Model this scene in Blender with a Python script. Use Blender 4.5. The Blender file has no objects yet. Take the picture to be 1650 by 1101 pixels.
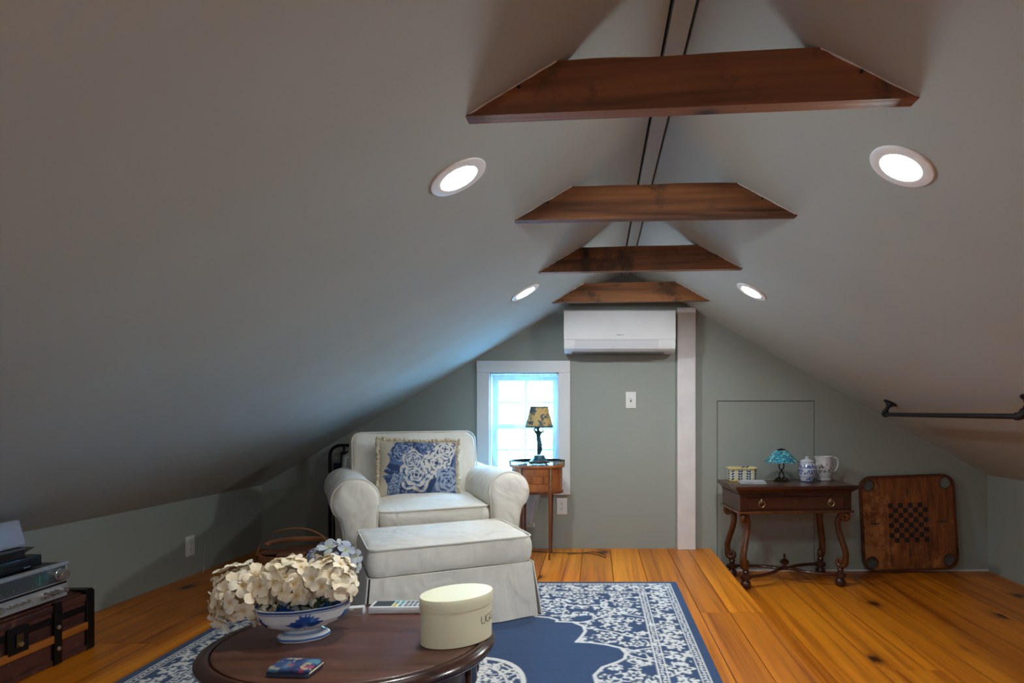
import bpy, bmesh, math, random
import numpy as np
from math import sin, cos, pi, radians, sqrt, atan2
from mathutils import Vector, Matrix, noise as mnoise

random.seed(7)
SC = bpy.context.scene
COL = SC.collection
# ------------------------------------------------------------------ camera, world, exposure
FPX, VPX, VPY, CAMZ = 1000.0, 960.0, 662.0, 0.957
cam_d = bpy.data.cameras.new('camera'); cam = bpy.data.objects.new('camera', cam_d); COL.objects.link(cam)
cam.location = (0, 0, CAMZ); cam.rotation_euler = (pi/2, 0, 0)
cam_d.sensor_width = 36.0; cam_d.lens = 36.0*FPX/1650.0
cam_d.shift_x = (825.0-VPX)/1650.0; cam_d.shift_y = (VPY-550.5)/1650.0
cam_d.clip_start = 0.05
SC.camera = cam
SC.view_settings.view_transform = 'Standard'; SC.view_settings.look = 'None'
SC.view_settings.gamma = 1.0; SC.view_settings.use_curve_mapping = False
SC.view_settings.exposure = 0.0
LAMP_POWER = 345.0            # radiance of the recessed lamp diffusers
SKY = (0.17, 0.56, 1.0); SKY_POWER = 84.0
w = bpy.data.worlds.new('sky'); SC.world = w; w.use_nodes = True
w.node_tree.nodes['Background'].inputs[0].default_value = (*SKY, 1)
w.node_tree.nodes['Background'].inputs[1].default_value = SKY_POWER

def P(px, py, Y):                       # the point at depth Y seen at a pixel of the photograph
    s = FPX/Y
    return Vector(((px-VPX)/s, Y, CAMZ-(py-VPY)/s))

# ------------------------------------------------------------------ material helpers
def node(nt, typ, ins=None, **props):
    n = nt.nodes.new(typ)
    for k, v in props.items(): setattr(n, k, v)
    for k, v in (ins or {}).items():
        s = n.inputs[k]
        if isinstance(v, bpy.types.NodeSocket): nt.links.new(v, s)
        else: s.default_value = (*v, 1) if isinstance(v, tuple) and len(v) == 3 and s.type == 'RGBA' else v
    return n
def new_mat(name, col=(.5,.5,.5), rough=.5, metal=0, **kw):
    m = bpy.data.materials.new(name); m.use_nodes = True
    b = m.node_tree.nodes['Principled BSDF']
    b.inputs['Base Color'].default_value = (*col, 1); b.inputs['Roughness'].default_value = rough
    b.inputs['Metallic'].default_value = metal
    for k, v in kw.items(): b.inputs[k].default_value = v
    return m, m.node_tree, b
def ramp(nt, fac, stops, interp='LINEAR'):
    n = node(nt, 'ShaderNodeValToRGB', {'Fac': fac}); cr = n.color_ramp; cr.interpolation = interp
    while len(cr.elements) < len(stops): cr.elements.new(.5)
    for e, (p, c) in zip(cr.elements, stops): e.position = p; e.color = (*c, 1)
    return n.outputs['Color']
def math_(nt, op, a, b=0.0, c=0.0, clamp=False):
    n = node(nt, 'ShaderNodeMath', operation=op, use_clamp=clamp)
    for i, v in enumerate((a, b, c)):
        if isinstance(v, bpy.types.NodeSocket): nt.links.new(v, n.inputs[i])
        else: n.inputs[i].default_value = v
    return n.outputs[0]
def mix(nt, fac, a, b, blend='MIX'):
    n = node(nt, 'ShaderNodeMix', data_type='RGBA', blend_type=blend)
    for i, v in ((0, fac), (6, a), (7, b)):
        if isinstance(v, bpy.types.NodeSocket): nt.links.new(v, n.inputs[i])
        else: n.inputs[i].default_value = (*v, 1) if isinstance(v, tuple) else v
    return n.outputs[2]
def coords(nt, scale=(1,1,1), rnd=False, which='Object'):
    tc = node(nt, 'ShaderNodeTexCoord').outputs[which]
    mp = node(nt, 'ShaderNodeMapping', {'Vector': tc, 'Scale': scale})
    if rnd:
        oi = node(nt, 'ShaderNodeObjectInfo').outputs['Random']
        c = node(nt, 'ShaderNodeCombineXYZ', {0: math_(nt,'MULTIPLY',oi,37.0), 1: math_(nt,'MULTIPLY',oi,91.0), 2: math_(nt,'MULTIPLY',oi,53.0)})
        nt.links.new(c.outputs[0], mp.inputs['Location'])
    return mp.outputs[0]
def noise_(nt, vec, scale, detail=3, rough=.5, dist=0.0):
    return node(nt, 'ShaderNodeTexNoise', {'Vector': vec, 'Scale': scale, 'Detail': detail, 'Roughness': rough, 'Distortion': dist}).outputs[0]
def bump(nt, b, h, strength=.2, dist=.01):
    n = node(nt, 'ShaderNodeBump', {'Height': h, 'Strength': strength, 'Distance': dist})
    nt.links.new(n.outputs[0], b.inputs['Normal'])
def plain(name, col, rough=.5, metal=0, var=.12, vscale=6, bstr=0, bscale=60, **kw):
    m, nt, b = new_mat(name, col, rough, metal, **kw)
    v = coords(nt)
    f = noise_(nt, v, vscale, 4)
    lo = tuple(c*(1-var) for c in col); hi = tuple(min(1, c*(1+var)) for c in col)
    nt.links.new(ramp(nt, f, [(.3, lo), (.7, hi)]), b.inputs['Base Color'])
    if bstr: bump(nt, b, noise_(nt, v, bscale, 3), bstr, .004)
    return m
def wood(name, dark, light, rough=.35, axis=1, fine=90, stretch=.06, knots=0, rnd=True, coat=0, bstr=.08, huevar=0.0, worn=None):
    m, nt, b = new_mat(name, light, rough)
    s = [1.0, 1.0, 1.0]; s[axis] = stretch
    v = coords(nt, tuple(s), rnd)
    warp = noise_(nt, v, 5, 2)
    vw = node(nt, 'ShaderNodeVectorMath', {0: v, 1: (0,0,0)}, operation='ADD')
    c = node(nt, 'ShaderNodeCombineXYZ', {0: math_(nt,'MULTIPLY',warp,.25), 1: math_(nt,'MULTIPLY',warp,.25), 2: math_(nt,'MULTIPLY',warp,.2)})
    nt.links.new(c.outputs[0], vw.inputs[1])
    g1 = noise_(nt, vw.outputs[0], fine*.28, 3, .55)
    g2 = noise_(nt, vw.outputs[0], fine, 2, .6)
    g = math_(nt, 'ADD', math_(nt, 'MULTIPLY', g1, .7), math_(nt, 'MULTIPLY', g2, .3))
    colr = ramp(nt, g, [(.32, dark), (.5, tuple((a+2*c)/3 for a, c in zip(dark, light))), (.66, light)])
    if huevar:
        oi = node(nt, 'ShaderNodeObjectInfo').outputs['Random']
        k = node(nt, 'ShaderNodeMapRange', {0: oi, 3: 1-huevar, 4: 1+huevar*.6}).outputs[0]
        kc = node(nt, 'ShaderNodeCombineXYZ', {0: k, 1: math_(nt,'POWER',k,1.3), 2: math_(nt,'POWER',k,1.5)}).outputs[0]
        colr = mix(nt, 1.0, colr, kc, 'MULTIPLY')
    if knots:
        v2 = coords(nt, tuple(2.1 if i != axis else 1.35 for i in range(3)), rnd)
        vo = node(nt, 'ShaderNodeTexVoronoi', {'Vector': v2, 'Scale': knots}, voronoi_dimensions='2D')
        d = math_(nt, 'ADD', vo.outputs['Distance'], math_(nt, 'MULTIPLY', noise_(nt, v2, 25, 2), .045))
        km = ramp(nt, d, [(.050, (1,1,1)), (.072, (.6,.6,.6)), (.11, (.18,.18,.18)), (.21, (0,0,0))])
        sel = node(nt, 'ShaderNodeSeparateColor', {0: vo.outputs['Color']}).outputs[0]
        km = mix(nt, math_(nt, 'GREATER_THAN', sel, .42), (0.,0.,0.), km)
        colr = mix(nt, km, colr, tuple(x*.16 for x in dark))
    if worn:
        f = noise_(nt, coords(nt, rnd=rnd), worn[0], 5, .65)
        colr = mix(nt, ramp(nt, f, [(worn[1], (0,0,0)), (worn[1]+.12, (1,1,1))]), colr, worn[2])
    nt.links.new(colr, b.inputs['Base Color'])
    rr = node(nt, 'ShaderNodeMapRange', {0: g, 3: rough*.8, 4: rough*1.3}).outputs[0]
    nt.links.new(rr, b.inputs['Roughness'])
    b.inputs['Specular IOR Level'].default_value = .4
    if coat: b.inputs['Coat Weight'].default_value = coat; b.inputs['Coat Roughness'].default_value = .12
    bump(nt, b, g, bstr, .004)
    return m
def painted(name, rough=.5, bstr=0, bscale=300, sheen=0, tint=None):         # colour laid down in the mesh's colour attribute
    m, nt, b = new_mat(name, (.5,.5,.5), rough)
    c = node(nt, 'ShaderNodeVertexColor', layer_name='Col').outputs[0]
    nt.links.new(c, b.inputs['Base Color'])
    if bstr: bump(nt, b, noise_(nt, coords(nt), bscale, 2), bstr, .003)
    if sheen: b.inputs['Sheen Weight'].default_value = sheen
    return m
def fabric(name, col, bstr=.35, wr=7.0):
    m, nt, b = new_mat(name, col, .9)
    v = coords(nt)
    f = noise_(nt, v, 5, 4)
    nt.links.new(ramp(nt, f, [(.3, tuple(c*.93 for c in col)), (.7, tuple(min(1,c*1.05) for c in col))]), b.inputs['Base Color'])
    v2 = coords(nt, (1.5, 1.5, 1))
    h = math_(nt, 'ADD', math_(nt,'MULTIPLY', noise_(nt, v2, wr, 2, .45, .9), 1.0), math_(nt,'MULTIPLY', noise_(nt, v, 420, 2), .025))
    bump(nt, b, h, bstr, .045)
    b.inputs['Sheen Weight'].default_value = .15
    return m

M = {}
M['ceiling'] = plain('ceiling_paint', (.425,.452,.425), .85, var=.03, vscale=2, bstr=.05, bscale=30)
M['sage'] = plain('sage_wall_paint', (.31,.335,.30), .75, var=.03, vscale=2, bstr=.05, bscale=60)
M['white'] = plain('white_trim_paint', (.70,.71,.72), .5, var=.03)
M['post'] = plain('white_post_paint', (.74,.71,.70), .6, var=.06, vscale=9, bstr=.1, bscale=25)
M['gap'] = plain('dark_gap', (.012,.010,.009), .9)
M['pine'] = wood('orange_pine', (.28,.056,.002), (.78,.245,.007), .36, 1, 60, .03, knots=.85, huevar=.26, bstr=.05, coat=.06)
M['beam'] = wood('old_beam_wood', (.060,.022,.009), (.33,.130,.045), .6, 0, 45, .05, knots=1.9, bstr=.8, rnd=True, huevar=.15, worn=(6,.54,(.075,.034,.018)))
M['mahogany'] = wood('mahogany', (.042,.016,.010), (.135,.052,.032), .36, 0, 60, .07, coat=.15, bstr=.05, worn=(9,.64,(.15,.075,.05)))
M['mahogany_edge'] = wood('mahogany_edge', (.015,.006,.004), (.05,.016,.010), .22, 0, 60, .07, coat=.4, bstr=.05)
M['walnut'] = wood('dark_walnut', (.018,.006,.004), (.075,.022,.011), .28, 0, 60, .07, coat=.3, bstr=.05)
M['walnut_leg'] = wood('walnut_leg', (.030,.010,.004), (.135,.046,.015), .25, 2, 60, .07, coat=.4, bstr=.05)
M['satinwood'] = wood('satinwood', (.15,.04,.012), (.42,.14,.04), .3, 2, 70, .1, coat=.3, bstr=.05)
M['satin_leg'] = wood('side_table_leg', (.05,.014,.006), (.17,.05,.016), .3, 2, 70, .07, coat=.3)
M['trunk'] = wood('trunk_leather', (.022,.007,.006), (.10,.028,.018), .55, 1, 40, .3, bstr=.3, worn=(11,.58,(.21,.10,.055)))
M['trunk_slat'] = wood('trunk_slat_wood', (.16,.045,.006), (.46,.15,.02), .45, 1, 70, .06)
M['board'] = None
M['basket'] = wood('basket_splint', (.10,.035,.012), (.34,.13,.045), .5, 0, 60, .1)
M['basket_dark'] = wood('basket_lid_wood', (.05,.018,.009), (.17,.06,.028), .5, 0, 60, .1)
M['slip'] = fabric('cream_slipcover', (.80,.755,.67), .42, 5)
M['pipe_cloth'] = fabric('piping_cloth', (.74,.70,.62), .1)
M['brownpanel'] = plain('dark_brown_panel', (.035,.017,.012), .5, var=.4, vscale=14)
M['fringe'] = plain('tassel_fringe', (.58,.50,.36), .9, var=.25, vscale=60, bstr=.4, bscale=200)
M['blackmetal'] = plain('black_metal', (.012,.012,.013), .35, .6)
M['pipe'] = plain('black_iron_pipe', (.022,.022,.026), .45, .5)
M['brass'] = plain('aged_brass', (.55,.44,.25), .35, 1)
M['darkbrass'] = plain('dark_brass', (.16,.11,.05), .4, 1)
M['bronze'] = plain('verdigris_bronze', (.035,.085,.105), .45, .5, var=.35, vscale=40)
M['chrome'] = plain('satin_chrome', (.62,.61,.58), .25, .9)
M['silver'] = plain('brushed_aluminium', (.46,.47,.49), .4, .5)
M['blackplastic'] = plain('black_plastic', (.012,.012,.013), .25)
M['greyplastic'] = plain('grey_speaker_plastic', (.33,.34,.40), .5, var=.06)
M['whiteplastic'] = plain('white_plastic', (.74,.75,.76), .35, var=.03)
M['lamp_trim'] = plain('white_lamp_trim', (.88,.89,.90), .35, var=.02)
M['louvre'] = plain('grey_white_plastic', (.62,.625,.66), .35, var=.03)
M['plate'] = plain('switch_plate_plastic', (.76,.77,.75), .35, var=.02)
M['slot'] = plain('dark_slot', (.04,.04,.04), .5)
M['creambox'] = plain('cream_card', (.80,.77,.54), .55, var=.04)
M['ink'] = plain('dark_ink', (.05,.04,.03), .6)
M['porcelain'] = plain('white_porcelain', (.72,.74,.76), .12, var=.04, **{'Coat Weight': .5})
M['painted_gloss'] = painted('painted_porcelain', .12)
M['painted_cloth'] = painted('printed_cloth', .9, .3, 500)
M['rug'] = painted('rug_wool', .95, .6, 330, .1)
M['rug_edge'] = plain('rug_binding', (.045,.09,.21), .95)
M['leaf'] = plain('dark_green_leaf', (.03,.06,.025), .6, var=.4)
M['grey'] = plain('grey_rubber', (.16,.18,.20), .5)
M['teal'] = plain('teal_rubber', (.12,.33,.33), .5)
M['yellow'] = plain('yellow_rubber', (.75,.50,.05), .5)
M['dialglass'] = plain('teal_dial', (.05,.11,.11), .2)
M['lcd'] = plain('display_glass', (.06,.075,.085), .15)
M['paper'] = plain('grey_paper', (.40,.41,.42), .6, var=.15, vscale=50)
M['bark'] = plain('grey_bark', (.16,.13,.11), .9)
M['snow'] = plain('pale_winter_ground', (.5,.5,.48), .9)
M['cord'] = plain('brown_cord', (.05,.03,.02), .5)
M['whitecord'] = plain('white_cord', (.6,.58,.52), .6)

def floret_mat(name, a, b_, centre):
    m, nt, b = new_mat(name, a, .7)
    oi = node(nt, 'ShaderNodeObjectInfo').outputs['Random']
    c = ramp(nt, oi, [(0, a), (1, b_)])
    r = node(nt, 'ShaderNodeVectorMath', {0: node(nt,'ShaderNodeTexCoord').outputs['Object']}, operation='LENGTH').outputs['Value']
    c = mix(nt, ramp(nt, r, [(.002, (1,1,1)), (.013, (0,0,0))]), c, centre)
    nt.links.new(c, b.inputs['Base Color'])
    b.inputs['Subsurface Weight'].default_value = .15; b.inputs['Subsurface Radius'].default_value = (.01,.008,.005)
    return m
M['petal'] = floret_mat('cream_petals', (.86,.72,.50), (.90,.82,.66), (.70,.48,.18))
M['petal_blue'] = floret_mat('blue_petals', (.24,.29,.52), (.46,.50,.48), (.42,.46,.20))

m, nt, b = new_mat('lamp_diffuser', (1,1,1), .5)
b.inputs['Emission Color'].default_value = (.93, .985, 1.0, 1); b.inputs['Emission Strength'].default_value = LAMP_POWER
M['glow'] = m
# window glass: mostly clear with a faint reflection
m, nt, b = new_mat('window_glass')
t = node(nt, 'ShaderNodeBsdfTransparent', {'Color': (.95,.98,1.0)}); g = node(nt, 'ShaderNodeBsdfGlossy', {'Roughness': .02})
mx = node(nt, 'ShaderNodeMixShader', {0: .06, 1: t.outputs[0], 2: g.outputs[0]})
nt.links.new(mx.outputs[0], nt.nodes['Material Output'].inputs[0]); M['glass'] = m
# sheer voile: an open weave, part see-through and part scattering
m, nt, b = new_mat('sheer_voile')
t = node(nt, 'ShaderNodeBsdfTransparent', {'Color': (1,1,1)}); tl = node(nt, 'ShaderNodeBsdfTranslucent', {'Color': (.80,.83,.86)})
df = node(nt, 'ShaderNodeBsdfDiffuse', {'Color': (.75,.78,.82)})
m1 = node(nt, 'ShaderNodeMixShader', {0: .45, 1: tl.outputs[0], 2: df.outputs[0]})
f = noise_(nt, coords(nt, (1, 1, .25)), 45, 3)
fr = node(nt, 'ShaderNodeMapRange', {0: f, 1: .3, 2: .7, 3: .09, 4: .27}).outputs[0]
m2 = node(nt, 'ShaderNodeMixShader', {0: fr, 1: t.outputs[0], 2: m1.outputs[0]})
nt.links.new(m2.outputs[0], nt.nodes['Material Output'].inputs[0]); M['voile'] = m
m, nt, b = new_mat('gathered_voile')
t = node(nt, 'ShaderNodeBsdfTransparent', {'Color': (1,1,1)}); tl = node(nt, 'ShaderNodeBsdfTranslucent', {'Color': (.80,.83,.86)}); df = node(nt, 'ShaderNodeBsdfDiffuse', {'Color': (.75,.78,.82)})
m1 = node(nt, 'ShaderNodeMixShader', {0: .7, 1: tl.outputs[0], 2: df.outputs[0]}); m2 = node(nt, 'ShaderNodeMixShader', {0: .82, 1: t.outputs[0], 2: m1.outputs[0]})
nt.links.new(m2.outputs[0], nt.nodes['Material Output'].inputs[0]); M['voile_dense'] = m
# toile lamp shade
m, nt, b = new_mat('toile_shade', (.6,.5,.3), .8)
v = coords(nt); f = noise_(nt, v, 26, 4, .6, .6); f2 = noise_(nt, v, 60, 2)
c = ramp(nt, math_(nt,'ADD', math_(nt,'MULTIPLY',f,.8), math_(nt,'MULTIPLY',f2,.2)), [(.50,(.74,.54,.24)), (.535,(.60,.46,.22)), (.55,(.07,.11,.16)), (.66,(.13,.22,.28))])
nt.links.new(c, b.inputs['Base Color'])
tr = node(nt, 'ShaderNodeBsdfTranslucent', {'Color': c}); mx = node(nt, 'ShaderNodeMixShader', {0: .45, 1: b.outputs[0], 2: tr.outputs[0]})
nt.links.new(mx.outputs[0], nt.nodes['Material Output'].inputs[0]); M['toile'] = m
# leaded turquoise glass
m, nt, b = new_mat('leaded_glass', (.1,.5,.6), .12)
v = coords(nt, (1,1,1.6))
vn = node(nt,'ShaderNodeVectorMath',{0:v,1:(0,0,0)},operation='ADD')
wn = node(nt,'ShaderNodeTexNoise',{'Vector':v,'Scale':14.0}); nt.links.new(node(nt,'ShaderNodeVectorMath',{0:wn.outputs['Color'],'Scale':.06},operation='SCALE').outputs[0], vn.inputs[1])
vo = node(nt, 'ShaderNodeTexVoronoi', {'Vector': vn.outputs[0], 'Scale': 38.0}, feature='DISTANCE_TO_EDGE')
vc = node(nt, 'ShaderNodeTexVoronoi', {'Vector': vn.outputs[0], 'Scale': 38.0})
cc = ramp(nt, node(nt,'ShaderNodeSeparateColor',{0:vc.outputs['Color']}).outputs[0], [(0,(.03,.22,.32)),(.5,(.08,.42,.52)),(1,(.30,.66,.70))])
c = mix(nt, ramp(nt, vo.outputs['Distance'], [(.03,(1,1,1)),(.07,(0,0,0))]), cc, (.012,.02,.03))
nt.links.new(c, b.inputs['Base Color']); M['tiffany'] = m
# carrom board face: wood with a printed checker field, wear patches
def board_mat():
    m, nt, b = new_mat('carrom_board_wood', (.2,.07,.02), .42)
    v = coords(nt, (1,1,.12), True); g = noise_(nt, v, 45, 4, .6)
    c = ramp(nt, g, [(.3,(.10,.028,.007)), (.7,(.30,.095,.020))])
    o = node(nt,'ShaderNodeTexCoord').outputs['Object']
    sx = node(nt,'ShaderNodeSeparateXYZ',{0:o}); x, z = sx.outputs[0], sx.outputs[2]
    wn = noise_(nt, o, 9, 6, .7)
    side = node(nt,'ShaderNodeMapRange',{0:x,1:-.05,2:-.26,3:0,4:.17}).outputs[0]
    low = node(nt,'ShaderNodeMapRange',{0:z,1:.45,2:.1,3:0,4:.10}).outputs[0]
    wm = math_(nt,'ADD',math_(nt,'ADD',wn,side),low)
    c = mix(nt, ramp(nt,wm,[(.62,(0,0,0)),(.74,(.75,.75,.75))]), c, (.46,.19,.06))
    ch = node(nt,'ShaderNodeTexChecker',{'Vector':node(nt,'ShaderNodeMapping',{'Vector':o,'Location':(40.0,.5,40.0-.31/.034),'Scale':(1/.034,0,1/.034)}).outputs[0],'Scale':1.0,'Color1':(1,1,1),'Color2':(0,0,0)}).outputs[1]
    ax = math_(nt,'ABSOLUTE',x); az = math_(nt,'ABSOLUTE',math_(nt,'SUBTRACT',z,.31+.0))
    ins = math_(nt,'MULTIPLY',math_(nt,'LESS_THAN',ax,.136),math_(nt,'LESS_THAN',az,.136))
    c = mix(nt, math_(nt,'MULTIPLY',ins,.5), c, (.17,.05,.018))
    c = mix(nt, math_(nt,'MULTIPLY',math_(nt,'MULTIPLY',ins,ch),.93), c, (.008,.008,.009))
    nt.links.new(c, b.inputs['Base Color']); bump(nt,b,wn,.1,.003)
    return m
M['board'] = board_mat()

# ------------------------------------------------------------------ mesh helpers
def obj(name, bm, mat, parent=None, smooth=None, loc=None, rot=None, kind=None, label=None):
    bmesh.ops.recalc_face_normals(bm, faces=bm.faces[:])
    me = bpy.data.meshes.new(name); bm.to_mesh(me); bm.free()
    me.materials.append(M[mat] if isinstance(mat, str) else mat)
    if smooth is not None:
        me.polygons.foreach_set('use_smooth', [True]*len(me.polygons)); me.set_sharp_from_angle(angle=radians(smooth))
    o = bpy.data.objects.new(name, me); COL.objects.link(o)
    if parent: o.parent = parent
    if loc: o.location = loc
    if rot: o.rotation_euler = rot
    if kind: o['kind'] = kind
    if label: o['label'] = label
    return o
def thing(name, label, cat, loc=(0,0,0), rotz=0, group=None):
    o = bpy.data.objects.new(name, None); COL.objects.link(o); o.empty_display_size = .05
    o.location = loc; o.rotation_euler = (0,0,rotz); o['label'] = label; o['category'] = cat
    if group: o['group'] = group
    return o
def structure(name, label=None):
    o = bpy.data.objects.new(name, None); COL.objects.link(o); o.empty_display_size = .05
    o['kind'] = 'structure'
    if label: o['label'] = label
    return o
B = bmesh.new
def box(bm, x0, x1, y0, y1, z0, z1, bev=0, seg=1, mat=None):
    vs = [bm.verts.new((x, y, z)) for z in (z0, z1) for y in (y0, y1) for x in (x0, x1)]
    fs = [bm.faces.new([vs[i] for i in q]) for q in ((0,2,3,1),(4,5,7,6),(0,1,5,4),(2,6,7,3),(0,4,6,2),(1,3,7,5))]
    if mat is not None:
        for v in vs: v.co = mat @ v.co
    if bev:
        es = {e for f in fs for e in f.edges}
        bmesh.ops.bevel(bm, geom=list(es), offset=bev, segments=seg, affect='EDGES', profile=.6)
    return bm
def boxb(*a, **k): return box(B(), *a, **k)
def loft(bm, rings, cap0=True, cap1=True, closed=False):
    R = [[bm.verts.new(p) for p in r] for r in rings]
    n = len(R[0]); pairs = list(zip(R, R[1:]))
    if closed: pairs.append((R[-1], R[0]))
    for a, c in pairs:
        for i in range(n):
            j = (i+1) % n
            try: bm.faces.new((a[i], a[j], c[j], c[i]))
            except ValueError: pass
    if not closed:
        if cap0: bm.faces.new(R[0][::-1])
        if cap1: bm.faces.new(R[-1])
    return bm
def lathe(bm, prof, n=24, c=(0,0,0), sx=1, sy=1, f=None, rz=0):
    rings = []
    for r, z in prof:
        ring = []
        for i in range(n):
            a = 2*pi*i/n; k = f(a) if f else 1
            x, y = max(r,1e-5)*sx*k*cos(a), max(r,1e-5)*sy*k*sin(a)
            ring.append(Vector((c[0]+x*cos(rz)-y*sin(rz), c[1]+x*sin(rz)+y*cos(rz), c[2]+z)))
        rings.append(ring)
    return loft(bm, rings)
def tube(bm, pts, r, n=8, closed=False, asp=1.0, up=None):
    pts = [Vector(p) for p in pts]; N = len(pts)
    rr = r if isinstance(r, (list, tuple)) else [r]*N
    rings = []; nrm = None
    for i, p in enumerate(pts):
        if closed: t = pts[(i+1)%N]-pts[i-1]
        else: t = pts[min(i+1,N-1)]-pts[max(i-1,0)]
        t.normalize()
        if up is not None: nrm = Vector(up)
        elif nrm is None: nrm = t.orthogonal()
        nrm = nrm - t*nrm.dot(t)
        if nrm.length < 1e-6: nrm = t.orthogonal()
        nrm.normalize(); bi = t.cross(nrm)
        rings.append([p + (nrm*cos(2*pi*k/n)*asp + bi*sin(2*pi*k/n))*rr[i] for k in range(n)])
    return loft(bm, rings, closed=closed)
def catmull(pts, n=8, closed=False):
    P_ = [Vector(p) for p in pts]; N = len(P_); out = []
    for i in range(N if closed else N-1):
        g = lambda k: P_[k % N] if closed else P_[max(0, min(N-1, k))]
        a, b_, c, d = g(i-1), g(i), g(i+1), g(i+2)
        for k in range(n):
            t = k/n
            out.append(.5*((2*b_)+(c-a)*t+(2*a-5*b_+4*c-d)*t*t+(3*b_-a-3*c+d)*t**3))
    if not closed: out.append(P_[-1])
    return out
def rrect(w, d, r, n=6, cx=0, cy=0):
    out = []
    for sx, sy, a0 in ((1,1,0),(-1,1,pi/2),(-1,-1,pi),(1,-1,3*pi/2)):
        for k in range(n+1):
            a = a0+pi/2*k/n
            out.append((cx+sx*(w/2-r)+r*cos(a), cy+sy*(d/2-r)+r*sin(a)))
    return out
def dense(poly, step):
    out = []
    for i, p in enumerate(poly):
        q = poly[(i+1) % len(poly)]; L = math.dist(p, q); k = max(1, int(L/step))
        for j in range(k): out.append((p[0]+(q[0]-p[0])*j/k, p[1]+(q[1]-p[1])*j/k))
    return out
def prism(bm, poly, a0, a1, plane='xz', holes=()):
    """polygon in a plane, extruded from a0 to a1 along the third axis; holes are cut right through"""
    mk = {'xz': lambda u, v, a: (u, a, v), 'yz': lambda u, v, a: (a, u, v), 'xy': lambda u, v, a: (u, v, a)}[plane]
    loops = [list(poly)] + [list(h) for h in holes]
    sides = []
    for a in (a0, a1):
        es, lv = [], []
        for lp in loops:
            vs = [bm.verts.new(mk(u, v, a)) for u, v in lp]; lv.append(vs)
            es += [bm.edges.new((vs[i], vs[(i+1) % len(vs)])) for i in range(len(vs))]
        if holes: bmesh.ops.triangle_fill(bm, edges=es, use_beauty=True)
        else: bm.faces.new(lv[0])
        sides.append(lv)
    for l0, l1 in zip(*sides):
        for i in range(len(l0)):
            j = (i+1) % len(l0); bm.faces.new((l0[i], l0[j], l1[j], l1[i]))
    return bm
def puffy(bm, w_, d_, h_, crown=.03, rc=.05, step=.03, wr=0.0, mat=None, seed=0):
    out = dense(rrect(w_, d_, rc), step)
    prof = [(.02,-h_/2-crown*.5),(.3,-h_/2-crown*.45),(.6,-h_/2-crown*.3),(.85,-h_/2-crown*.1),(.96,-h_/2),(.995,-h_/2+.008),(1.012,-h_/4),(1.02,0),(1.012,h_/4),(.995,h_/2-.008),(.97,h_/2+.002)]
    prof += [(s, h_/2+crown*(1-s**2.2)) for s in (.92,.85,.75,.63,.5,.37,.25,.13,.02)]
    rings = []
    for s, z in prof:
        ring = []
        for x, y in out:
            p = Vector((x*s, y*s, z))
            if wr: p.z += wr*mnoise.noise(Vector((x*s*6+seed, y*s*6, z*3))) * (1 if z > 0 else .5)
            if wr and abs(z) < h_/2:
                k = wr*.8*mnoise.noise(Vector((x*9+seed, y*9, z*14))); p.x += k*(1 if x > 0 else -1); p.y += k*(1 if y > 0 else -1)
            ring.append(mat @ p if mat else p)
        rings.append(ring)
    return loft(bm, rings)
def outline(w_, d_, rc, z, step=.03, mat=None, s=1.0):
    return [(mat @ Vector((x*s, y*s, z))) if mat else Vector((x*s, y*s, z)) for x, y in dense(rrect(w_, d_, rc), step)]
def colour(o, fn):
    me = o.data; at = me.color_attributes.new('Col', 'FLOAT_COLOR', 'POINT')
    n = len(me.vertices); arr = np.ones((n, 4), dtype=np.float32)
    for i, v in enumerate(me.vertices): arr[i, :3] = fn(v.co)
    at.data.foreach_set('color', arr.ravel())
def copy_thing(o, loc=None, label=None):
    c = o.copy(); COL.objects.link(c)
    for ch in o.children:
        d = ch.copy(); COL.objects.link(d); d.parent = c
        for g in ch.children:
            e = g.copy(); COL.objects.link(e); e.parent = d
    if loc is not None: c.location = loc
    if label: c['label'] = label
    return c
Rx = lambda a: Matrix.Rotation(a, 4, 'X'); Ry = lambda a: Matrix.Rotation(a, 4, 'Y'); Rz = lambda a: Matrix.Rotation(a, 4, 'Z')
T = lambda x, y, z: Matrix.Translation((x, y, z))
# ------------------------------------------------------------------ room shell
YB, YF = 4.31, -3.2
RX, RZ, ZLOW = .207, 1.927, -.155
def kneeL(Y): return (-2.32-.0417*(YB-Y), .44+.0055*(YB-Y))
KRX, KRZ = 2.72, .509
def slopeL(Y): x, z = kneeL(Y); return (RZ-z)/(RX-x)
SLR = (RZ-KRZ)/(KRX-RX)
def ceilL(x, Y): return RZ-(RX-x)*slopeL(Y)
def ceilR(x, Y): return RZ-(x-RX)*SLR

bm = B(); rings = []
for Y in np.linspace(YF, YB, 25):
    x, z = kneeL(Y); s = slopeL(Y); x2 = x-.12; z2 = RZ-(RX-x2)*s; x1 = RX-.034; z1 = RZ-.034*s
    rings.append([(x1, Y, z1), (x2, Y, z2), (x2, Y, z2+.12), (x1, Y, z1+.12)])
loft(bm, rings)
rings = []
for Y in (YF, YB):
    x2 = KRX+.12; x1 = RX+.034
    rings.append([(x1, Y, ceilR(x1,Y)), (x2, Y, ceilR(x2,Y)), (x2, Y, ceilR(x2,Y)+.12), (x1, Y, ceilR(x1,Y)+.12)])
loft(bm, rings)
ceiling = obj('ceiling', bm, 'ceiling', kind='structure', label='pale grey sloped attic ceiling')
obj('ridge_board', boxb(RX-.10, RX+.10, YF, YB, RZ+.002, RZ+.16), 'gap', ceiling)
t = obj('trim_1', boxb(RX-.025, RX+.025, YF, YB, RZ-.024, RZ+.004), 'ceiling', kind='structure', label='narrow flat strip along the ridge')

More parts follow.
